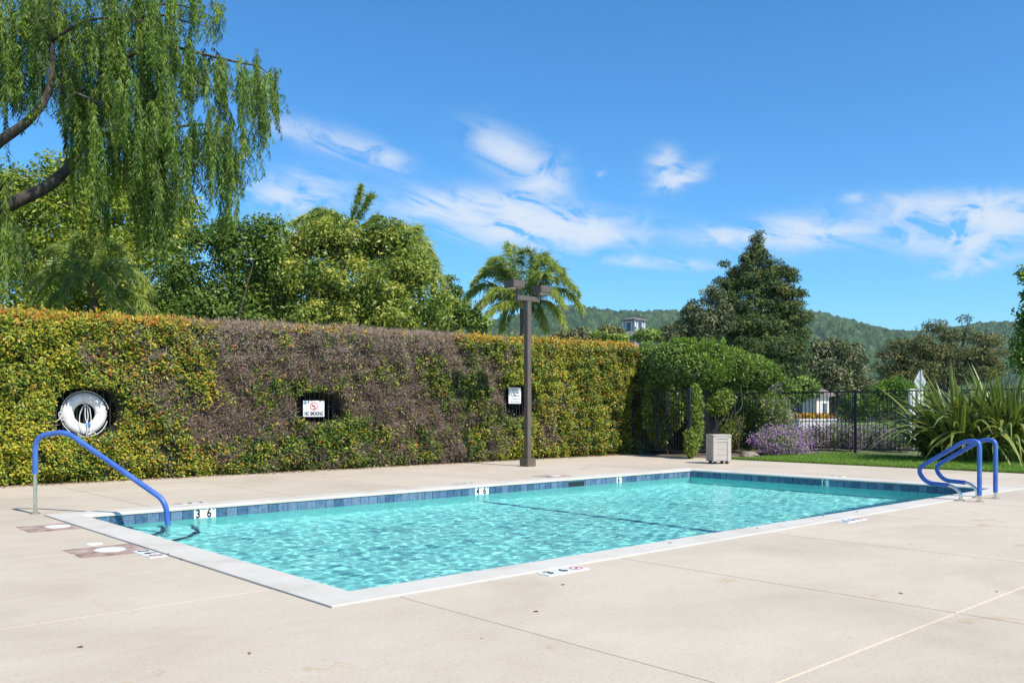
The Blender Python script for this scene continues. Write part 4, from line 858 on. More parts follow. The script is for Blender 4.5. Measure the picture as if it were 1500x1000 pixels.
def long_hedge():
    rng = np.random.default_rng(77)
    root = empty('clipped_hedge', ((HXA + HXB) / 2, HY0 + 0.6, 0), 'long tall clipped hedge, yellow-green with a brown dead stretch in the middle', 'hedge')
    off = np.array(wloc(root))
    # dark woody interior as a height field with the openings carved in
    xs_ = np.arange(HXA, HXB + 0.01, 0.06); zs_ = np.linspace(0.0, 1.0, 54); X, Q = np.meshgrid(xs_, zs_, indexing='ij'); Z = Q * (h_top(X) - 0.10)
    Pq = np.stack([X, np.full_like(X, HY0), Z], -1); px, py = to_px(Pq); op = opening(px, py)
    Yc = HY0 + 0.13 + hedge_front(X, Z) + 0.04 * vnoise(X, Z, 41, 14) + op * 0.95
    n, m2 = X.shape; Vf = np.stack([X, Yc, Z], -1).reshape(-1, 3); I = np.arange(n * m2).reshape(n, m2)
    Fq = np.stack([I[:-1, :-1], I[1:, :-1], I[1:, 1:], I[:-1, 1:]], -1).reshape(-1, 4)
    zt_ = (h_top(xs_) - 0.10); back = np.stack([xs_, np.full_like(xs_, HY0 + 1.35), zt_], -1); b0 = np.stack([xs_, np.full_like(xs_, HY0 + 1.35), zt_ * 0], -1)
    Vall = np.concatenate([Vf, back, b0]); ib = n * m2 + np.arange(n); ic = ib + n
    Fb = np.concatenate([np.stack([I[:-1, -1], I[1:, -1], ib[1:], ib[:-1]], -1), np.stack([ib[:-1], ib[1:], ic[1:], ic[:-1]], -1)])
    fd = deadness(px, py, X, Z)[:-1, :-1].ravel()
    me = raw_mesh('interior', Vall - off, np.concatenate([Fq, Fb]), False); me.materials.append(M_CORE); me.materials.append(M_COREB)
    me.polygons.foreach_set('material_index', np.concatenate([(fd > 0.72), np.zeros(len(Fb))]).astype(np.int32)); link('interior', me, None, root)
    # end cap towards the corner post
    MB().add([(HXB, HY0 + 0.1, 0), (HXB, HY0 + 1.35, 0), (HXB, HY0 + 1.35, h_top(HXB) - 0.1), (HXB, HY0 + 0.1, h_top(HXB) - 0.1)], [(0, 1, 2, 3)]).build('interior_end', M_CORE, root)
    # leaves and dead twigs on the front
    N = 240000; X = rng.uniform(HXA, HXB + 0.05, N); Z = rng.random(N) ** 0.97 * (h_top(X) + 0.02)
    px, py = to_px(np.stack([X, np.full(N, HY0), Z], -1)); op = opening(px, py); dd = deadness(px, py, X, Z)
    dep = rng.random(N) ** 1.6 * 0.17; Y = HY0 + hedge_front(X, Z) + dep + op * (0.52 + 0.4 * rng.random(N))
    isdead = rng.random(N) < np.clip(0.03 + dd * 0.93, 0, 0.95)
    thin = rng.random(N) < np.where(op > 0.35, 0.22, 1.0)
    gap = vnoise(X, Z, 51, 7) + 0.6 * vnoise(X, Z, 52, 17); thin &= ~((gap > 1.0) & (dep < 0.10) & (rng.random(N) < 0.85))
    P = np.stack([X, Y, Z], -1)
    lv = (~isdead) & thin; k = lv.sum(); Pl = P[lv]
    Nv = unit(np.array([0, -1.0, 0.8]) + rng.normal(0, 0.58, (k, 3))); Dv = unit(np.cross(Nv, rdir(rng, k)) + np.array([0, -0.3, 0.1]))
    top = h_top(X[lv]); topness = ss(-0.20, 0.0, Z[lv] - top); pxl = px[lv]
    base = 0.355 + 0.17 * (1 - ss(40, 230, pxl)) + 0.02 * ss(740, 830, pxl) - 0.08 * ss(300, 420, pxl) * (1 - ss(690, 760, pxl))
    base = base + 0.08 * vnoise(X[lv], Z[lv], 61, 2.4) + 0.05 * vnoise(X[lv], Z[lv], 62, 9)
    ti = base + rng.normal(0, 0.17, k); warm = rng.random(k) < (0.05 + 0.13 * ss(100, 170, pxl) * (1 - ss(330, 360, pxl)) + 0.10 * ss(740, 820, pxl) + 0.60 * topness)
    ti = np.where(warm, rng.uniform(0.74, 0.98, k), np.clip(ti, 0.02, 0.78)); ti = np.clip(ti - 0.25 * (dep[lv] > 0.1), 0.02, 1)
    L = rng.uniform(0.045, 0.082, k)
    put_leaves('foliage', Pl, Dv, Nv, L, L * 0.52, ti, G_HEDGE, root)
    dt = isdead & (op < 0.5); k = dt.sum(); Pd = P[dt]; Pd[:, 1] += 0.02
    Dv = unit(np.array([0, -0.8, 0.35]) + rng.normal(0, 0.85, (k, 3))); Nv = unit(np.array([0.2, -1.0, 0.5]) + rng.normal(0, 0.6, (k, 3)))
    L = rng.uniform(0.06, 0.15, k); tw = rng.random(k) < 0.72
    put_leaves('dead_twigs', Pd, Dv, Nv, np.where(tw, L, L * 0.4), np.where(tw, 0.0095, 0.024), np.clip(rng.normal(0.45, 0.2, k) + 0.18 * ss(1.8, 3.0, Pd[:, 2]), 0, 1), G_DEAD, root, curl=0.1)
    # the clipped top with its fringe of orange new growth
    N = 36000; X = rng.uniform(HXA, HXB, N); Yt = HY0 + 0.06 + rng.random(N) * 1.3; Z = h_top(X) - 0.10 + rng.random(N) * 0.12 + 0.03 * vnoise(X, Yt, 71, 4)
    px, py = to_px(np.stack([X, np.full(N, HY0), h_top(X) - 0.1], -1)); dd = deadness(px, py, X, Z); dead = rng.random(N) < np.clip(dd * 1.15, 0, 1)
    P = np.stack([X, Yt, Z], -1)
    for flag, nm, mt in ((~dead, 'new_growth', G_HEDGE), (dead, 'dead_twigs', G_DEAD)):
        k = flag.sum(); Dv = unit(np.array([0, -0.15, 1.0]) + rng.normal(0, 0.5, (k, 3))); Nv = unit(np.array([0, -1.0, 0.3]) + rng.normal(0, 0.6, (k, 3)))
        if nm == 'new_growth': ti = np.where(rng.random(k) < 0.62, rng.uniform(0.78, 0.98, k), rng.uniform(0.3, 0.7, k)); L = rng.uniform(0.05, 0.10, k); W2 = L * 0.42
        else: ti = np.clip(rng.normal(0.62, 0.18, k), 0, 1); L = rng.uniform(0.07, 0.17, k); W2 = np.full(k, 0.009)
        put_leaves(nm, P[flag], Dv, Nv, L, W2, ti, mt, root)
    # stray shoots that have grown past the trimming line
    ns = 1500; X = rng.uniform(HXA, HXB, ns); tp = rng.random(ns) < 0.55; Z = np.where(tp, h_top(X) - 0.03, rng.uniform(0.1, 2.9, ns)); Yb = np.where(tp, HY0 + 0.15 + rng.random(ns) * 0.9, HY0 + hedge_front(X, Z) + 0.04)
    px, py = to_px(np.stack([X, np.full(ns, HY0), Z], -1)); ok = (opening(px, py) < 0.05) & (deadness(px, py, X, np.minimum(Z, 2.9)) < 0.6); base = np.stack([X, Yb, Z], -1)[ok]; tp = tp[ok]; ns = len(base)
    dirs = unit(np.where(tp[:, None], np.array([0, -0.1, 1.0]), np.array([0, -1.0, 0.6])) + rng.normal(0, 0.28, (ns, 3))); ln = rng.uniform(0.06, 0.20, ns); m7 = 8
    t = np.linspace(0.1, 1, m7); P = (base[:, None] + dirs[:, None] * (ln[:, None, None] * t[None, :, None])).reshape(-1, 3); k = len(P)
    L = rng.uniform(0.04, 0.075, k); put_leaves('stray_shoots', P, np.repeat(dirs, m7, 0) * 0.6 + rdir(rng, k), rdir(rng, k, 0.6) + np.array([0, -0.6, 0]), L, L * 0.45, np.clip(rng.normal(0.6, 0.15, k) + 0.22 * np.tile(t, ns), 0.2, 0.97), G_HEDGE, root, kind='stuff')
    return root
long_hedge()
def litter():
    rng = np.random.default_rng(5); N = 5200; X = rng.uniform(-1, 20, N); Y = HY0 - 0.02 - rng.random(N) ** 3 * 0.38 + 0.10; P = np.stack([X, Y, 0.004 + rng.random(N) * 0.012], -1)
    Nv = unit(np.array([0, 0, 1.0]) + rng.normal(0, 0.35, (N, 3))); L = rng.uniform(0.025, 0.055, N)
    m = leafmat('leaf_litter', [(0, (0.09, 0.05, 0.03)), (0.5, (0.22, 0.13, 0.07)), (1, (0.42, 0.30, 0.17))], trans=0.0, rough=0.9)
    tag(link('leaf_litter', leaf_mesh('leaf_litter', P, rdir(rng, N) * np.array([1, 1, 0.1]), Nv, L, L * 0.5, rng.random(N)), m), kind='stuff', label='brown leaf litter along the foot of the long hedge')
litter()

# ------------------------------------------------------------------ rounded hedge over the fence
def rounded_hedge():
    rng = np.random.default_rng(9)
    ells = [(948, 538, 16, 36, 1.8), (958, 560, 14, 40, 1.6), (975, 535, 20, 32, 0.6), (1000, 533, 34, 33, 0.3), (1035, 535, 36, 32, 0.6), (1068, 540, 34, 30, 1.2), (1098, 545, 30, 25, 1.8), (1120, 550, 20, 19, 2.3), (1020, 545, 40, 24, 0.2), (962, 545, 12, 28, 1.2)]
    C, Rr = ellipsoids(rng, ells, 24.6); Rr[:, 1] = 0.75
    b0 = at(1040, YH, 25.6); root = empty('rounded_hedge', (b0[0], b0[1], 0), 'rounded glossy green hedge bulging over the iron fence at the corner', 'hedge')
    n = 52000; idx = rng.choice(len(C), n, p=(Rr[:, 0] * Rr[:, 2]) / (Rr[:, 0] * Rr[:, 2]).sum()); d = rdir(rng, n, 0.1)
    q = d * (0.90 + 0.13 * rng.random((n, 1))); P = in_ell(C, Rr, idx, q); P += rng.normal(0, 0.03, (n, 3))
    # keep only leaves on the outside of the union
    keep = np.ones(n, bool)
    for j in range(len(C)):
        v = P - C[j]; u = np.stack([v @ RT / Rr[j, 0], v @ FW / Rr[j, 1], v[:, 2] / Rr[j, 2]], -1); keep &= ~((np.linalg.norm(u, axis=1) < 0.86) & (idx != j))
    P, d = P[keep], d[keep]; n = len(P); Nv = unit(d + rng.normal(0, 0.5, (n, 3)) + [0, 0, 0.3]); Dv = unit(np.cross(Nv, rdir(rng, n)) + d * 0.4); L = rng.uniform(0.06, 0.11, n)
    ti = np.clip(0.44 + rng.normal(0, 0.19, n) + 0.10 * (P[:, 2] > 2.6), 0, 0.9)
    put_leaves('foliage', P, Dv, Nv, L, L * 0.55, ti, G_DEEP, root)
    # upright shoots
    pts = at(rng.choice([1008, 1013, 1018, 987, 1003, 995, 1030, 1045, 1060], 700) + rng.normal(0, 1.5, 700), 505 - rng.random(700) * 10 + 4 * rng.random(700), 24.6 + rng.normal(0, 0.1, 700)); put_leaves('new_growth', pts, rdir(rng, 700, 1.5), rdir(rng, 700), 0.09, 0.035, rng.uniform(0.4, 0.9, 700), G_LIME, root, kind='stuff')
    for c, r in zip(C, Rr):
        bm = bmesh.new(); bmesh.ops.create_icosphere(bm, subdivisions=3, radius=0.88)
        V = np.array([v.co for v in bm.verts]); Fq = np.array([[v.index for v in f.verts] for f in bm.faces]); bm.free()
        W3 = c + V[:, :1] * r[0] * RT + V[:, 1:2] * r[1] * FW + V[:, 2:3] * r[2] * UPV
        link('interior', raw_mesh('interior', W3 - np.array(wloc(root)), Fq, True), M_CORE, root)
    m_ = MB()
    for k in range(16):
        p0 = at(rng.uniform(960, 1100), YH, 25.4 + rng.random()); a = np.array([p0[0], p0[1], 0]); t = a + np.array([rng.normal(0, 0.3), rng.normal(0, 0.3), 2.0]); mid = (a + t) / 2 + rng.normal(0, 0.12, 3)
        m_.tube(rounded([a, a * 0.65 + t * 0.35 + rng.normal(0, 0.10, 3), mid, t * 0.7 + a * 0.3 + rng.normal(0, 0.16, 3), t], 0.2, 3), 0.014, 5)
    m_.build('stems', BARK_D, root)
    # leaves straggling down through the pickets: two columns and a scatter in the shade
    pp = []
    for (cx, cy, rx, ry, D_, n_) in ((1040, 585, 40, 24, 25.2, 3000), (1018, 596, 12, 36, 23.7, 3000), (1012, 648, 11, 24, 23.4, 1700), (1024, 625, 7, 30, 23.7, 900), (965, 600, 24, 55, 25.2, 9000), (944, 605, 12, 62, 26.6, 6000), (990, 590, 14, 40, 24.6, 3500), (1095, 625, 18, 36, 27.0, 3200), (1060, 630, 30, 34, 26.6, 3600), (1045, 590, 26, 22, 25.9, 2200), (1125, 600, 16, 34, 26.6, 2600)):
        q = rdir(rng, n_) * rng.random((n_, 1)) ** 0.5; pp.append(at(cx + q[:, 0] * rx, cy + q[:, 2] * ry, D_ + q[:, 1] * 0.35))
    P = np.concatenate(pp); P = P[P[:, 2] > 0.03]; n = len(P); L = rng.uniform(0.06, 0.11, n)
    put_leaves('straggling_foliage', P, rdir(rng, n), rdir(rng, n, 0.5), L, L * 0.5, np.clip(rng.normal(0.4, 0.17, n), 0, 0.9), G_BUSH, root)
    # a dark screen behind the fence, shade under the hedge put into its colours
    q0, q1 = at(952, YH, 26.6), at(1135, YH, 29.6); n = 9000; t = rng.random(n)[:, None]; P = q0 * (1 - t) + q1 * t + rng.normal(0, 0.28, (n, 3)); P[:, 2] = rng.random(n) * 2.0
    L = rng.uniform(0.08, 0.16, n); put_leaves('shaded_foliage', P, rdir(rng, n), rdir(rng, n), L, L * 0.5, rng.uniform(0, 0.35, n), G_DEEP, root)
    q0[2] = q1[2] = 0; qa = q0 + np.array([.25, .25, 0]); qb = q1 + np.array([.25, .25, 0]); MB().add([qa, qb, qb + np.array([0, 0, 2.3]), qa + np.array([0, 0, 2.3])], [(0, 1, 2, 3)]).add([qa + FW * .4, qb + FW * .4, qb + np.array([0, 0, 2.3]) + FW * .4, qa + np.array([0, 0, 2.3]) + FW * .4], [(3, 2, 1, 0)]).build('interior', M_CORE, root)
rounded_hedge()

# ------------------------------------------------------------------ weeping willow
def willow():
    rng = np.random.default_rng(15); D0 = 20.5
    tb = at(-190, YH, D0); root = empty('willow_tree', (tb[0], tb[1], 0), 'weeping willow with long hanging strands at the upper left', 'tree')
    m_ = MB(); A3 = lambda L: [at(a, b_, D0 + d) for a, b_, d in L]
    def limb(L, r0, r1, n=8):
        P = [Vector(p) for p in A3(L)]; P = rounded(P, 1.2, 4); m_.tube(P, list(np.linspace(r0, r1, len(P))), n)
    m_.tube([(tb[0], tb[1], -0.1), tuple(tb + np.array([0.05, 0, 1.0])), tuple(at(-150, 470, D0)), tuple(at(-110, 400, D0))], [0.42, 0.34, 0.30, 0.26], 12)
    limb([(-125, 430, 0), (-60, 345, 0), (0, 306, 0), (70, 275, 0.2), (108, 240, 0.3), (125, 190, 0.3), (150, 110, 0.4), (190, 30, 0.5), (215, -60, 0.5)], 0.19, 0.04, 10)
    limb([(-115, 405, 0), (-70, 290, -0.5), (-10, 212, -0.6), (45, 178, -0.6), (78, 128, -0.5), (75, 60, -0.6), (80, -40, -0.6)], 0.16, 0.04, 10)
    limb([(120, 200, 0.3), (190, 195, 0.5), (250, 188, 0.7), (300, 180, 0.9), (340, 195, 1.0)], 0.06, 0.015)
    limb([(78, 125, -0.5), (120, 140, -0.9), (155, 155, -1.0)], 0.05, 0.015); limb([(150, 110, 0.4), (220, 60, 0.2), (300, 80, 0.2), (350, 92, 0.2), (385, 98, 0.2), (400, 120, 0.2)], 0.05, 0.008)
    limb([(190, 30, 0.5), (240, 20, 0), (280, 35, -0.2), (310, 40, -0.3)], 0.04, 0.006); limb([(75, 60, -0.6), (130, 25, -1), (200, 28, -1.2), (260, 45, -1.2)], 0.04, 0.007)
    limb([(-30, 330, 0.4), (10, 262, 0.6), (15, 290, 0.7), (20, 320, 0.7)], 0.03, 0.006)
    limb([(200, 10, 0.2), (255, 5, 0.4), (290, 15, 0.4), (330, 35, 0.4)], 0.03, 0.005); limb([(230, 110, 0.4), (260, 150, -0.4), (275, 170, -0.6)], 0.025, 0.006)
    m_.build('trunk', BARK_D, root)
    # sprays of strands: (px, root row, spread px, lowest row, strands)
    SP = [(-40, 60, 40, 300, 34), (-45, 250, 35, 440, 30), (5, 330, 16, 445, 26), (25, 350, 10, 430, 14), (10, 60, 28, 190, 36), (20, 20, 30, 120, 30), (15, 100, 14, 170, 14), (55, 10, 30, 110, 34), (60, 95, 22, 185, 18),
          (95, 20, 30, 150, 34), (100, 110, 26, 235, 26), (125, 160, 16, 330, 16), (135, 40, 30, 170, 36), (140, 130, 26, 270, 30), (150, 210, 12, 345, 12), (170, 20, 30, 150, 36), (175, 110, 28, 260, 36), (180, 190, 22, 330, 24), (196, 230, 10, 352, 12),
          (210, 30, 28, 160, 36), (212, 120, 26, 290, 38), (215, 200, 18, 365, 26), (236, 190, 6, 438, 9), (228, 240, 9, 400, 9), (245, 40, 26, 170, 32), (250, 130, 22, 260, 24), (255, 195, 18, 345, 22), (270, 230, 12, 330, 10), (285, 60, 22, 150, 20), (288, 110, 16, 190, 16),
          (292, 185, 14, 310, 16), (312, 190, 12, 325, 15), (335, 195, 9, 345, 12), (345, 220, 7, 350, 9), (318, 95, 14, 160, 12), (330, 100, 12, 190, 12), (352, 100, 10, 215, 12), (362, 190, 8, 275, 9), (372, 105, 8, 240, 10), (380, 120, 6, 270, 8), (395, 118, 8, 210, 10), (406, 128, 5, 175, 6),
          (300, 15, 18, 70, 8), (325, 30, 10, 80, 6), (270, -10, 26, 80, 22), (220, -40, 34, 60, 30), (150, -50, 40, 60, 36), (70, -50, 40, 60, 36), (0, -50, 40, 60, 34), (-60, -40, 40, 120, 34), (-110, 40, 40, 330, 40), (-150, 120, 50, 400, 40)]
    Pl, Dl, Nl, Tl = [], [], [], []; tw = MB(); ntw = 0
    for (sx_, sy_, sp, low, ns) in SP:
        for s_ in range(int(ns * 1.85)):
            if s_ % 4 == 0: bx0 = sx_ + rng.normal(0, sp * 0.6); by0 = sy_ + rng.normal(0, 14); bd = rng.normal(0, 0.95); blow = 0.35 + 0.75 * rng.random(); bt = rng.normal(0, 0.16); bs = rng.normal(3, 6)
            x0 = bx0 + rng.normal(0, 2.2); y0 = by0 + rng.normal(0, 6); dd_ = bd + rng.normal(0, 0.10)
            end = y0 + max(25, (low - y0) * blow * (0.6 + 0.4 * rng.random())); D = D0 + dd_
            n = int((end - y0) / F * D / 0.0155) ; t = (np.arange(n) + rng.random()) / n
            sway = bs + rng.normal(0, 2.5); out = rng.normal(0, 5)
            px = x0 + out * (1 - np.exp(-4 * t)) + sway * t ** 2 + 1.2 * np.sin(t * 9 + x0); py = y0 - 7 * np.sin(np.clip(t * 4, 0, math.pi)) * (abs(out) > 5) + (end - y0) * t
            P = at(px, py, D + 0.12 * np.sin(t * 5 + y0)); th = rng.random(n) * 6.283
            Dv = np.stack([np.cos(th) * 0.55, np.sin(th) * 0.55, -1.0 + 0.35 * rng.random(n)], -1)
            Pl.append(P); Dl.append(Dv); Nl.append(rng.normal(0, 1, (n, 3)) + np.array([0, -0.8, 0.6])); Tl.append(np.clip(0.47 + bt + rng.normal(0, 0.06) + rng.normal(0, 0.13, n) - 0.15 * (dd_ > 0.5), 0.02, 0.88 if rng.random() > 0.05 else 1.0))
            if s_ % 4 == 0: q = at(px[::max(1, n // 5)], py[::max(1, n // 5)], D); tw.tube(q, 0.0045, 3, caps=False)
    P = np.concatenate(Pl); n = len(P); L = rng.uniform(0.085, 0.17, n)
    print('willow leaves', n)
    put_leaves('crown', P, np.concatenate(Dl), np.concatenate(Nl), L, L * 0.155, np.concatenate(Tl), G_WILLOW, root, curl=0.06)
    tw.build('hanging_twigs', BARK_P, root)['kind'] = 'stuff'
willow()

# ------------------------------------------------------------------ trees behind the hedge
tree('broadleaf_tree', 'wide yellow-green broadleaf tree filling the background behind the willow', 'tree', 33,
     [(60, 320, 90, 62), (165, 325, 85, 62), (60, 400, 90, 60, -1), (175, 395, 90, 62, -1), (190, 275, 55, 32), (100, 268, 70, 34), (245, 325, 50, 48), (-10, 290, 60, 52), (-80, 350, 80, 100), (280, 330, 40, 42), (40, 455, 90, 26, -1), (190, 458, 80, 24, -1)], 70000, 0.55, 0.16, G_OLIVE, 101, base_px=120, r0=0.3, tint0=0.48, extra_twigs=30)
tree('broadleaf_tree', 'dark green tree with sky gaps between willow strands and big bush', 'tree', 29,
     [(268, 385, 34, 42), (292, 432, 40, 32), (382, 345, 42, 26), (340, 385, 34, 34), (258, 445, 34, 24), (325, 345, 42, 24), (395, 375, 25, 25), (360, 425, 30, 24), (300, 462, 55, 18), (235, 462, 40, 18), (370, 466, 40, 16)], 27000, 0.42, 0.13, G_DEEP, 102, base_px=305, r0=0.05, fork=0.2, tint0=0.5, extra_twigs=30)
tree('spreading_bush_tree', 'large rounded glossy green bush tree rising behind the dead part of the hedge', 'tree', 31,
     [(420, 372, 44, 28), (495, 362, 60, 34), (570, 366, 46, 32), (604, 410, 38, 40), (638, 448, 26, 34), (540, 425, 85, 52, -0.8), (430, 430, 75, 50, -0.8), (372, 450, 42, 34, -0.5), (478, 338, 40, 20), (560, 340, 38, 16), (390, 405, 40, 30), (480, 470, 90, 25, -1.2), (590, 465, 60, 25, -1)], 62000, 0.42, 0.15, G_BUSH, 103, base_px=500, r0=0.25, tint0=0.50, extra_twigs=60, bark_m=BARK_P, droop=0.35, aspect=0.42, tsub=0.2)
tree('slender_tree', 'small loose green tree between the big bush and the palm', 'tree', 36, [(655, 415, 10, 16), (660, 445, 20, 26), (684, 462, 18, 20), (700, 476, 16, 12), (648, 470, 20, 18)], 9000, 0.3, 0.13, G_DEEP, 104, base_px=668, r0=0.12, tint0=0.62, extra_twigs=12)

# palms
G_PALM = leafmat('palm_leaflets', [(0.0, (0.10, 0.16, 0.035)), (0.45, (0.24, 0.33, 0.07)), (0.75, (0.42, 0.45, 0.09)), (1.0, (0.68, 0.50, 0.10))], trans=0.42, rough=0.4, spec=0.5)
M_RACHIS = surf('palm_frond_stalk', (0.3, 0.3, 0.09), (0.51, 0.42, 0.18), 4, 0.6)
def palm(px, py_crown, D, fronds, label, seed, trunk_r=0.16, leaflet=0.72, yel=0.06, lw=0.042, reps=4, t0=0.40):
    """fronds: (direction px offset x, y of the arch's high point, tip x, tip y, depth offset in m)"""
    rng = np.random.default_rng(seed); c = at(px, py_crown, D); root = empty('palm_tree', (c[0], c[1], 0), label, 'palm'); off = np.array(wloc(root))
    m_ = MB(); hts = np.linspace(0, c[2], 12); m_.tube([(c[0] + 0.06 * math.sin(h_ * 0.5), c[1], h_) for h_ in hts], [trunk_r * (1.15 - 0.25 * h_ / c[2] + 0.03 * (k % 2)) for k, h_ in enumerate(hts)], 12); m_.build('trunk', BARK_PALM, root)
    for (mx, my, tx, ty, dd_) in fronds:
        p0 = c; p1 = at(px + mx, py_crown + my, D + dd_ * 0.6); p2 = at(px + tx, py_crown + ty, D + dd_)
        # quadratic through the high point
        q = 2 * p1 - 0.5 * (p0 + p2); n = 58; t = np.linspace(0.02, 1, n)[:, None]; R = p0 * (1 - t) ** 2 + q * 2 * t * (1 - t) + p2 * t * t
        T_ = unit(np.gradient(R, axis=0)); side = unit(np.cross(T_, UPV)); tt = t[:, 0]
        fr_ = MB().tube(R[::6], list(np.linspace(0.028, 0.006, len(R[::6]))), 5).build('frond', M_RACHIS, root)
        k = tt > 0.14; Ps, Ds, Ns = [], [], []
        for s in (-1, 1):
            for rep in range(reps):
                m2 = k.sum(); ll = rng.normal(0, 0.26, (m2, 3)); up = 0.45 * (rng.random((m2, 1)) - 0.35)
                Ps.append(R[k] + rng.normal(0, 0.01, (m2, 3))); Ds.append(unit(side[k] * s * (0.9) + T_[k] * 0.65 + UPV * up - UPV * 0.42 + ll)); Ns.append(unit(UPV * 0.7 - FW * 0.6 + RT * 0.3 + side[k] * s * 0.3 + rng.normal(0, 0.45, (m2, 3))))
        P = np.concatenate(Ps); m3 = len(P); env = np.tile(np.sin(np.clip((tt[k] - 0.05) * 1.02, 0, 1) * math.pi) ** 0.45, 2 * reps)
        L = leaflet * (0.35 + 0.65 * env) * rng.uniform(0.8, 1.15, m3); ti = np.clip(t0 + rng.normal(0, 0.12, m3) + 0.20 * np.tile(tt[k], 2 * reps) + (yel if ty > my + 25 else 0), 0, 1)
        put_leaves('leaflets', P, np.concatenate(Ds), np.concatenate(Ns), L, lw + 0 * L, ti, G_PALM, fr_, curl=0.16)
    return root
palm(766, 452, 40, [(-12, -58, -18, -92, 0.3), (6, -62, 2, -84, -0.4), (-40, -52, -74, -36, 0), (-28, -58, -58, -56, 0.8), (-44, -18, -88, 22, -0.3), (-30, -8, -60, 18, -1.2), (38, -58, 66, -40, 0.2), (26, -66, 52, -58, -0.7), (48, -30, 88, 2, 0.3), (36, -10, 62, 24, -0.6), (20, -40, 30, -52, -1.4), (-18, -44, -34, -60, 1.2), (14, -10, 34, 30, 1.0), (-14, -8, -30, 30, 1.2), (-50, -36, -86, -8, 0.6), (44, -44, 82, -22, -0.4), (-22, -62, -46, -72, -0.6), (30, -30, 60, -6, -1.0), (-34, -30, -66, 2, -1.0), (16, -64, 30, -76, 0.8)], 'feathery palm standing behind the lamp post', 201, 0.17)
palm(135, 436, 25, [(-40, -50, -98, -10, 0), (-30, -70, -70, -60, 0.4), (-12, -80, -28, -75, -0.3), (4, -78, 8, -95, 0), (25, -72, 55, -60, 0.2), (45, -45, 90, -5, 0), (55, -10, 98, 38, -0.4), (40, 0, 72, 40, -0.8), (-45, -10, -80, 40, -0.3), (-25, -30, -45, 20, -1.0), (15, -40, 30, 10, -1.2), (-10, -50, -20, -20, -1.3), (30, -55, 62, -20, -0.9), (-42, -35, -85, 10, 0.8)], 'low silvery palm above the hedge beneath the willow', 202, 0.13, 0.46, 0.0, 0.034, 3, 0.42)
palm(505, 348, 38, [(16, -46, 24, -74, 0), (26, -42, 36, -60, 0.3), (-12, -34, -28, -24, 0), (-34, -30, -76, -22, 0.4), (-24, -36, -52, -34, -0.4), (-44, -12, -80, 8, 0), (32, -22, 44, -30, 0.4), (60, 0, 110, 20, -0.6), (65, 20, 118, 60, -0.6), (70, -10, 95, 0, 0.4), (-60, 12, -120, 40, -1.0)], 'palm whose frond tips rise above the large green bush tree', 203, 0.16, 0.62)
palm(575, 372, 34.5, [(30, -25, 55, 5, -2.0), (40, -10, 66, 35, -2.4), (45, 10, 74, 70, -2.2), (20, -35, 30, -35, -2.0)], 'yellowing palm fronds at the right shoulder of the bush tree', 204, 0.14, 0.75)

# conifer and neighbours
tree('conifer_tree', 'tall dark conifer with an irregular pointed crown', 'tree', 46,
     [(1111, 343, 2.5, 7), (1110, 354, 6, 9), (1110, 370, 12, 11), (1095, 378, 7, 4), (1126, 382, 8, 4), (1160, 399, 9, 4), (1056, 412, 8, 4), (1170, 430, 10, 4), (1048, 440, 8, 4), (1183, 464, 10, 4), (1166, 446, 10, 4), (1085, 412, 24, 12), (1120, 412, 28, 14), (1103, 388, 18, 13), (1082, 398, 16, 8), (1133, 396, 20, 12), (1062, 389, 7, 5), (1098, 415, 34, 15), (1150, 402, 13, 8), (1160, 410, 9, 7), (1068, 420, 18, 10), (1140, 430, 28, 13), (1092, 445, 42, 18), (1148, 452, 24, 14), (1178, 463, 13, 5), (1160, 470, 26, 9), (1095, 480, 60, 22), (1142, 490, 36, 18), (1115, 515, 58, 24, -1), (1158, 520, 26, 26, -1), (1105, 548, 60, 22, -1), (1160, 552, 24, 20, -1), (1168, 490, 18, 10)],
     115000, 0.30, 0.17, G_CONIFER, 105, central=True, base_px=1112, r0=0.24, tint0=0.46, aspect=0.25, flat=0.5, tsub=0.22, fork=0.5, extra_twigs=20)
tree('grey_shrub_tree', 'grey-green upright shrub tree against the left flank of the conifer', 'tree', 43, [(1042, 432, 17, 14), (1022, 462, 22, 20), (1002, 483, 14, 18), (1032, 485, 30, 24), (979, 486, 6, 16), (990, 500, 16, 12), (1055, 465, 20, 24)], 15000, 0.28, 0.13, G_GREY, 106, base_px=1025, r0=0.14, tint0=0.48, extra_twigs=12)
tree('broadleaf_tree', 'pale-flecked green tree right of the conifer behind the gatehouse', 'tree', 52, [(1205, 515, 20, 16), (1240, 525, 26, 22), (1215, 545, 34, 24), (1257, 556, 18, 16), (1187, 545, 12, 24), (1228, 508, 14, 10), (1270, 565, 12, 12), (1225, 565, 36, 16)], 20000, 0.4, 0.19, G_GREY, 107, base_px=1222, r0=0.2, tint0=0.62, extra_twigs=10)
tree('umbrella_pine', 'broad flat-topped olive brown pine in the distance at right', 'tree', 62,
     [(1368, 480, 18, 8), (1418, 468, 9, 4), (1340, 505, 34, 10), (1402, 492, 26, 9), (1446, 498, 20, 11), (1318, 520, 30, 11), (1385, 516, 44, 13), (1438, 522, 34, 15), (1300, 540, 20, 12), (1350, 542, 46, 13), (1418, 547, 42, 14), (1455, 540, 18, 14), (1330, 556, 40, 9)], 34000, 0.5, 0.22, G_PINE, 108, base_px=1385, r0=0.35, tint0=0.5, aspect=0.28, flat=0.5, tsub=0.2, extra_twigs=40, fork=0.35)
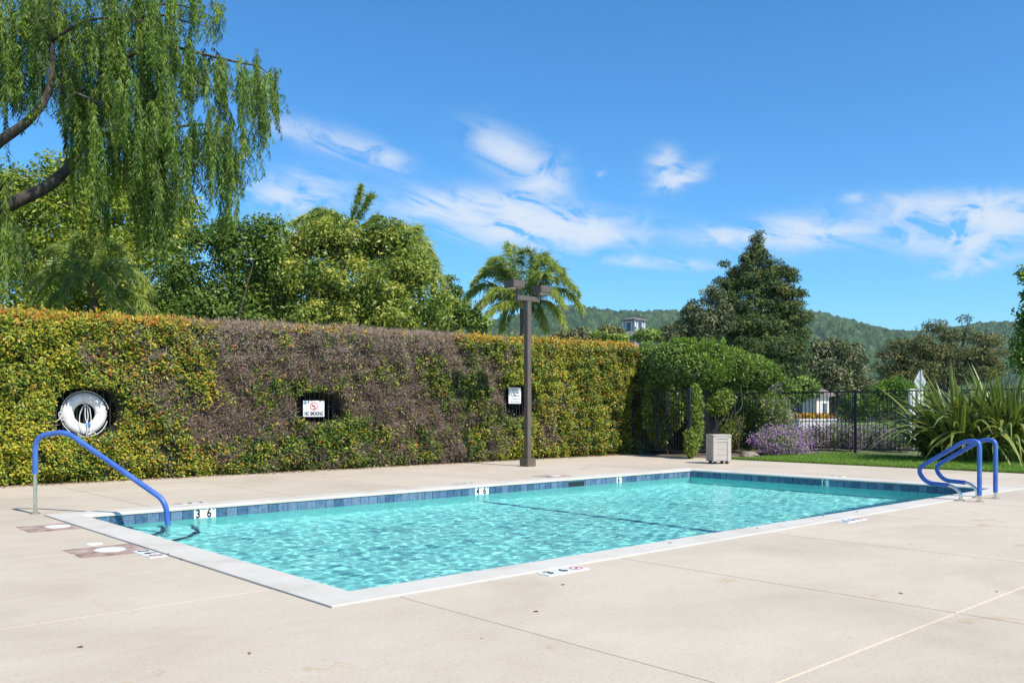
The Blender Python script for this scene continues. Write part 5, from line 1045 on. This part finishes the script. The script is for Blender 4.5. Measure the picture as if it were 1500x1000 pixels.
tree('young_tree', 'bright green leafy tree cut off by the right edge', 'tree', 34, [(1508, 402, 10, 10), (1513, 432, 16, 9), (1508, 458, 12, 10), (1500, 500, 12, 20), (1522, 480, 24, 22), (1510, 535, 20, 26), (1530, 430, 24, 30), (1535, 500, 35, 45), (1540, 380, 20, 25)], 14000, 0.3, 0.16, G_LIME, 109, base_px=1530, r0=0.16, tint0=0.42, extra_twigs=10)
tree('yellow_green_bush', 'yellow-green bush showing above the fence behind the diamond sign', 'bush', 50, [(1312, 568, 24, 12), (1290, 580, 20, 14), (1330, 582, 20, 16), (1270, 588, 22, 12), (1350, 585, 20, 14)], 12000, 0.35, 0.18, G_LIME, 110, r0=0.1, tint0=0.35)
tree('green_shrub', 'deep green shrub mass under the conifer right of the rounded hedge', 'bush', 38, [(1150, 575, 26, 20), (1180, 570, 20, 14), (1130, 590, 22, 18)], 9000, 0.3, 0.15, G_DEEP, 111, r0=0.08, tint0=0.5)
tree('distant_bush', 'brownish bush left of the distant cupola roof', 'bush', 78, [(888, 486, 14, 8), (900, 488, 12, 7)], 3500, 0.4, 0.22, G_PINE, 112, r0=0.12, tint0=0.7)
for k, (es, lb) in enumerate((([(830, 492, 22, 5), (855, 490, 16, 6)], 'low green treetop just above the hedge right of the palm'), ([(945, 492, 18, 5), (968, 492, 14, 7)], 'low green treetop just right of the distant cupola roof'), ([(875, 493, 16, 4), (905, 495, 18, 4)], 'thin green treetop in front of the distant shingle roof'))):
    tree('distant_treetop', lb, 'tree', 60, es, 3200, 0.35, 0.2, G_DEEP if k else G_GREY, 113 + k, r0=0.1, tint0=0.7)
# dark clipped hedge row and distant lawn beyond the fence
dl = [gnd(a, b_) for a, b_ in ((1130, 629), (1500, 629), (1700, 616), (1050, 616))]; sheet('far_lawn', [(p[0], p[1]) for p in dl], 0.004, M_TURF)
pa = [gnd(a, b_) for a, b_ in ((1190, 652), (1600, 655), (1520, 630), (1190, 630))]; sheet('path', [(p[0], p[1]) for p in pa], 0.002, M_PATH)
def hedge_row():
    rng = np.random.default_rng(31); D = 92; q0, q1 = at(1200, YH, D), at(1420, YH, D); q0[2] = q1[2] = 0
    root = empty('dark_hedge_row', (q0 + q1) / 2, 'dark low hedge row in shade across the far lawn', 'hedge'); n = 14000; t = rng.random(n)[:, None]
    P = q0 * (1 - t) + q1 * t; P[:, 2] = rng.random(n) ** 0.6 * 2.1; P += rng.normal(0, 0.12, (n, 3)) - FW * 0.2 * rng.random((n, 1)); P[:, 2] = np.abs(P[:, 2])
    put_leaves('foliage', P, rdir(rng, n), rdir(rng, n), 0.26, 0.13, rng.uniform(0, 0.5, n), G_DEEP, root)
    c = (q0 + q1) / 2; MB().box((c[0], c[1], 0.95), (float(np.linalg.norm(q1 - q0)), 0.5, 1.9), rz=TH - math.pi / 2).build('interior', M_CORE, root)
hedge_row()
# backdrop of shade trees beyond the fence
tree('broadleaf_tree', 'dark shade tree behind the fence right of the gatehouse', 'tree', 75, [(1230, 580, 34, 18), (1260, 590, 24, 14), (1300, 590, 40, 12), (1210, 590, 20, 14)], 10000, 0.6, 0.28, G_DEEP, 117, base_px=1245, r0=0.2, tint0=0.35)

# ------------------------------------------------------------------ flowering shrubs
G_LAV = leafmat('purple_flowers', [(0.0, (0.30, 0.11, 0.40)), (0.5, (0.52, 0.26, 0.62)), (1.0, (0.76, 0.52, 0.82))], trans=0.25, rough=0.7, spec=0.1, tmul=(1, 0.9, 1))
G_ORANGE = leafmat('orange_flowers', [(0.0, (0.45, 0.12, 0.02)), (1.0, (0.65, 0.42, 0.04))], trans=0.2, rough=0.7)
def flower_shrub(name, label, cat, px, py, rx, ry, D, n_leaf, n_fl, seed, group=None, leafm=None, flower=0.035, up=0.0):
    rng = np.random.default_rng(seed); c = at(px, py, D); k = D / F; root = empty(name, (c[0], c[1], 0), label, cat, group); C = np.array([c]); Rr = np.array([[rx * k, min(rx * k, 0.7), ry * k]])
    for n, nm, mt, sz, sh in ((n_leaf, 'foliage', leafm or G_DEEP, 0.08, (0.5, 1.0)), (n_fl, 'flowers', G_LAV, flower, (0.86, 1.10))):
        q = rdir(rng, n) * rng.uniform(sh[0], sh[1], (n, 1)); q[:, 2] = np.where(q[:, 2] < -0.95, -q[:, 2], q[:, 2]); lump = 1 + 0.28 * np.sin(q[:, :1] * 7 + seed) * np.sin(q[:, 2:3] * 6 + 2 * seed) + 0.12 * np.sin(q[:, :1] * 17 + q[:, 2:3] * 13); P = in_ell(C, Rr, np.zeros(n, int), q * lump) + rng.normal(0, 0.09, (n, 3)); P[:, 2] = np.abs(P[:, 2]) + 0.02
        Dv = rdir(rng, n, 1.2 + up); L = sz * rng.uniform(0.6, 1.4, n); put_leaves(nm, P, Dv, rdir(rng, n) + np.array([0, -0.7, 0.5]), L, L * (0.35 if nm == 'foliage' else 0.8), rng.random(n), mt, root)
    m_ = MB()
    for j in range(7):
        e_ = c + np.array([rng.normal(0, rx * k * 0.4), rng.normal(0, rx * k * 0.3), ry * k * 0.4]); m_.tube([(c[0], c[1], -0.02), tuple((c + e_) / 2 * np.array([1, 1, 0.6])), tuple(e_)], [0.02, 0.015, 0.008], 5)
    m_.build('stems', BARK_P, root)
flower_shrub('purple_flowering_shrub', 'purple flowering shrub sprawling against the fence, its taller upright part', 'shrub', 1138, 622, 22, 42, 26.0, 4600, 1000, 301, 'purple shrubs at the fence')
flower_shrub('purple_flowering_shrub', 'low mounded purple flowering shrub spreading onto the soil beside the rock', 'shrub', 1140, 648, 34, 17, 25.2, 2200, 3400, 302, 'purple shrubs at the fence')
flower_shrub('purple_flowering_shrub', 'right-hand purple flowering shrub partly through the fence pickets', 'shrub', 1168, 645, 20, 19, 26.0, 1500, 2000, 303, 'purple shrubs at the fence')
for j, (px_, py_, rx_, ry_, D_, lb) in enumerate(((1196, 646, 16, 20, 28.5, 'pale sage coloured lavender clump nearest the gatehouse'), (1222, 642, 20, 22, 29, 'lavender clump left of the fence post below the planter wall'), (1246, 646, 16, 18, 28, 'lavender clump directly behind the fence post'), (1272, 644, 18, 20, 29, 'dense green and purple lavender clump right of the fence post'), (1296, 648, 18, 17, 28.5, 'lavender clump midway between fence post and flax'), (1318, 652, 16, 14, 27.5, 'small lavender clump next to the flax leaves'))):
    flower_shrub('lavender_clump', lb, 'lavender', px_, py_, rx_, ry_, D_, 2200, 1100, 310 + j, 'lavender beyond the fence', up=1.5, leafm=G_GREY if j % 2 == 0 else G_DEEP)
rng = np.random.default_rng(44); n = 420; P = np.array([qx, qy, 0.9]) + rng.uniform(-0.8, 0.8, (n, 1)) * RT + rng.uniform(-0.8, 0.8, (n, 1)) * FW + np.array([0, 0, 1.0]) * rng.random((n, 1)) * 0.22
fo = empty('planted_flowers', (qx, qy, 0.9), 'orange and yellow flowers growing in the white planter wall', 'flowers'); put_leaves('flowers', P, rdir(rng, n, 0.5), rdir(rng, n), 0.14, 0.09, rng.random(n), G_ORANGE, fo); put_leaves('foliage', P - np.array([0, 0, 0.1]), rdir(rng, n, 0.5), rdir(rng, n), 0.14, 0.06, rng.random(n) * 0.6, G_DEEP, fo)

# ------------------------------------------------------------------ flax
G_FLAX = leafmat('flax_blades', [(0.0, (0.06, 0.10, 0.025)), (0.4, (0.15, 0.21, 0.045)), (0.75, (0.36, 0.38, 0.09)), (0.93, (0.62, 0.55, 0.22)), (1.0, (0.38, 0.11, 0.06))], trans=0.2, rough=0.38, spec=0.6)
def flax_blade(seed, bend):
    rng = np.random.default_rng(seed); n = 9; t = np.linspace(0, 1, n); z = np.sin(np.minimum(t * (1.0 + bend), 1.9)) / math.sin(min(1.0 + bend, 1.57)) ; x = bend * t ** 2.1 * 0.85
    z = t * (1 - 0.55 * bend * t ** 2.2); w = 0.036 * np.clip(1.25 - t ** 3 * 1.3, 0.03, 1) * (0.6 + 0.4 * np.clip(t * 4, 0, 1)); tw = rng.normal(0, 0.5)
    V, A_ = [], []
    for k in range(n):
        a = tw * t[k]; s = np.array([math.sin(a) * 0.4, math.cos(a), 0]) * w[k]; c = np.array([x[k], 0, z[k]]); fold = np.array([-0.35 * w[k], 0, 0.1 * w[k]])
        V += [c - s, c - s * 0.72, c + fold, c + s * 0.72, c + s]
    Fq, ti = [], []
    b0 = rng.uniform(0.0, 0.55)
    for k in range(n - 1):
        for j in range(4): Fq.append((k * 5 + j, k * 5 + j + 1, k * 5 + j + 6, k * 5 + j + 5)); ti.append(0.74 if j in (0, 3) else b0 + rng.normal(0, 0.05))
    return raw_mesh('leaf', np.array(V), np.array(Fq), False, {'tint': np.array(ti)})
BL = []
for s in range(14):
    me = flax_blade(s, [0.10, 0.2, 0.3, 0.42, 0.55, 0.7, 0.85, 0.95, 1.05, 0.25, 0.5, 0.15, 0.75, 0.35][s]); me.materials.append(G_FLAX); BL.append(me)
def flax(px, D, n, hgt, label, seed, spread=0.45):
    rng = random.Random(seed); c = at(px, YH, D); root = empty('flax_plant', (c[0], c[1], 0), label, 'flax', 'flax plants at the end of the lawn')
    for k in range(n):
        a = rng.random() * 6.283; r = spread * math.sqrt(rng.random()); j = rng.randrange(14); o = link('leaf', BL[j], None, root, (r * math.cos(a), r * math.sin(a), 0.0))
        L = hgt * rng.uniform(0.5, 1.08); o.scale = (L, 1.15 + 0.5 * rng.random(), L); o.rotation_euler = (0, rng.uniform(0.02, 0.5 + 0.3 * r / spread), a + rng.normalvariate(0, 0.35))
flax(1412, 22.6, 290, 2.65, 'big clump of arching flax blades left of the group behind the grab rails', 1, 0.6)
flax(1475, 22.2, 290, 2.75, 'big clump of upright flax blades at the right edge of the picture', 2, 0.6)
flax(1545, 22.6, 180, 2.5, 'flax clump mostly cut off by the right edge of the picture', 3, 0.6)
flax(1378, 23.3, 150, 1.8, 'lower flax clump leaning over towards the fence pickets', 4, 0.4)

# ------------------------------------------------------------------ lawn blades, ground debris
def grass():
    rng = np.random.default_rng(8); N = 95000; X = rng.uniform(DX1 + 0.02, 24.7, N); Y = rng.uniform(2.0, 13.3, N); Y = np.minimum(Y, 13.25 - np.clip(X - 22.5, 0, 3) * 0.3)
    k = rng.random(N) < 0.65; X = np.where(k, X, DX1 - 0.03 + 0.12 * rng.random(N)); P = np.stack([X, Y, np.full(N, 0.004)], -1)
    Dv = unit(np.array([0, 0, 1.0]) + rng.normal(0, 0.45, (N, 3))); L = rng.uniform(0.03, 0.075, N)
    m = leafmat('grass_blades', [(0, (0.075, 0.165, 0.018)), (0.5, (0.165, 0.315, 0.03)), (0.9, (0.3, 0.45, 0.06)), (1, (0.48, 0.405, 0.15))], trans=0.3)
    tag(link('grass', leaf_mesh('grass', P, Dv, rdir(rng, N), L, 0.008, rng.random(N), 0.2), m), label='short mown grass of the lawn strip', kind='stuff')
grass()
fl_me = []
G_FALL = leafmat('fallen_leaves', [(0, (0.075, 0.0525, 0.03)), (1, (0.33, 0.21, 0.09))], trans=0.0, rough=0.8)
for s in range(3):
    rng = np.random.default_rng(s); me = leaf_mesh('fallen_leaf', np.array([[0, 0, 0.004]]), np.array([[1.0, 0.1, 0.06]]), np.array([[0, 0, 1.0]]), 0.048, 0.018, np.array([0.2 + 0.3 * s]), 0.15); me.materials.append(G_FALL); fl_me.append(me)
for k, (px_, py_, lb) in enumerate(((822, 857, 'dark curled leaf on the deck just below the near depth marker'), (790, 896, 'small leaf on open deck below the near depth marker'), (247, 812, 'dark leaf on the left coping below the handrail foot'), (262, 820, 'brown leaf on the left coping, next one nearer the camera'),
        (1258, 751, 'leaf on the near coping beside the second depth marker'), (1204, 757, 'leaf on the near coping left of the second depth marker'), (1108, 775, 'leaf on the near coping midway between the two depth markers'), (985, 797, 'leaf on the near coping closer to the first depth marker'),
        (1316, 868, 'lone leaf on the deck in front of the crossing joints'), (1460, 867, 'leaf on the deck close to the right edge of the picture'), (123, 948, 'lone leaf on the deck at the lower left'), (365, 955, 'lone leaf on the deck below the near pool corner'), (399, 695, 'leaf on the far deck in front of the hedge'), (912, 678, 'leaf on the far deck between lamp post and waste bin'))):
    q = gnd(px_, py_, 0.0); o = link('fallen_leaf', fl_me[k % 3], None, None, (float(q[0]), float(q[1]), 0.012 if (OX0 < q[0] < OX1 and OY0 < q[1] < OY1) else 0.0)); o.rotation_euler.z = k * 2.1
    tag(o, lb, 'leaf', 'fallen leaves round the pool')
# ------------------------------------------------------------------ haze: the air between here and the hills
def haze():
    m = bpy.data.materials.new('haze_air'); m.use_nodes = True; nt = m.node_tree
    for n in list(nt.nodes): nt.nodes.remove(n)
    out = nt.nodes.new('ShaderNodeOutputMaterial'); v = nt.nodes.new('ShaderNodeVolumePrincipled'); v.inputs['Color'].default_value = (0.80, 0.90, 1.0, 1); v.inputs['Density'].default_value = HAZE; v.inputs['Anisotropy'].default_value = 0.3
    nt.links.new(v.outputs[0], out.inputs['Volume'])
    me = MB().box((0, 0, 96), (6000, 6000, 200)).mesh('haze'); tag(link('haze', me, m), kind='stuff', label='thin blue haze in the air towards the hills')
HAZE = 0.00012
haze()
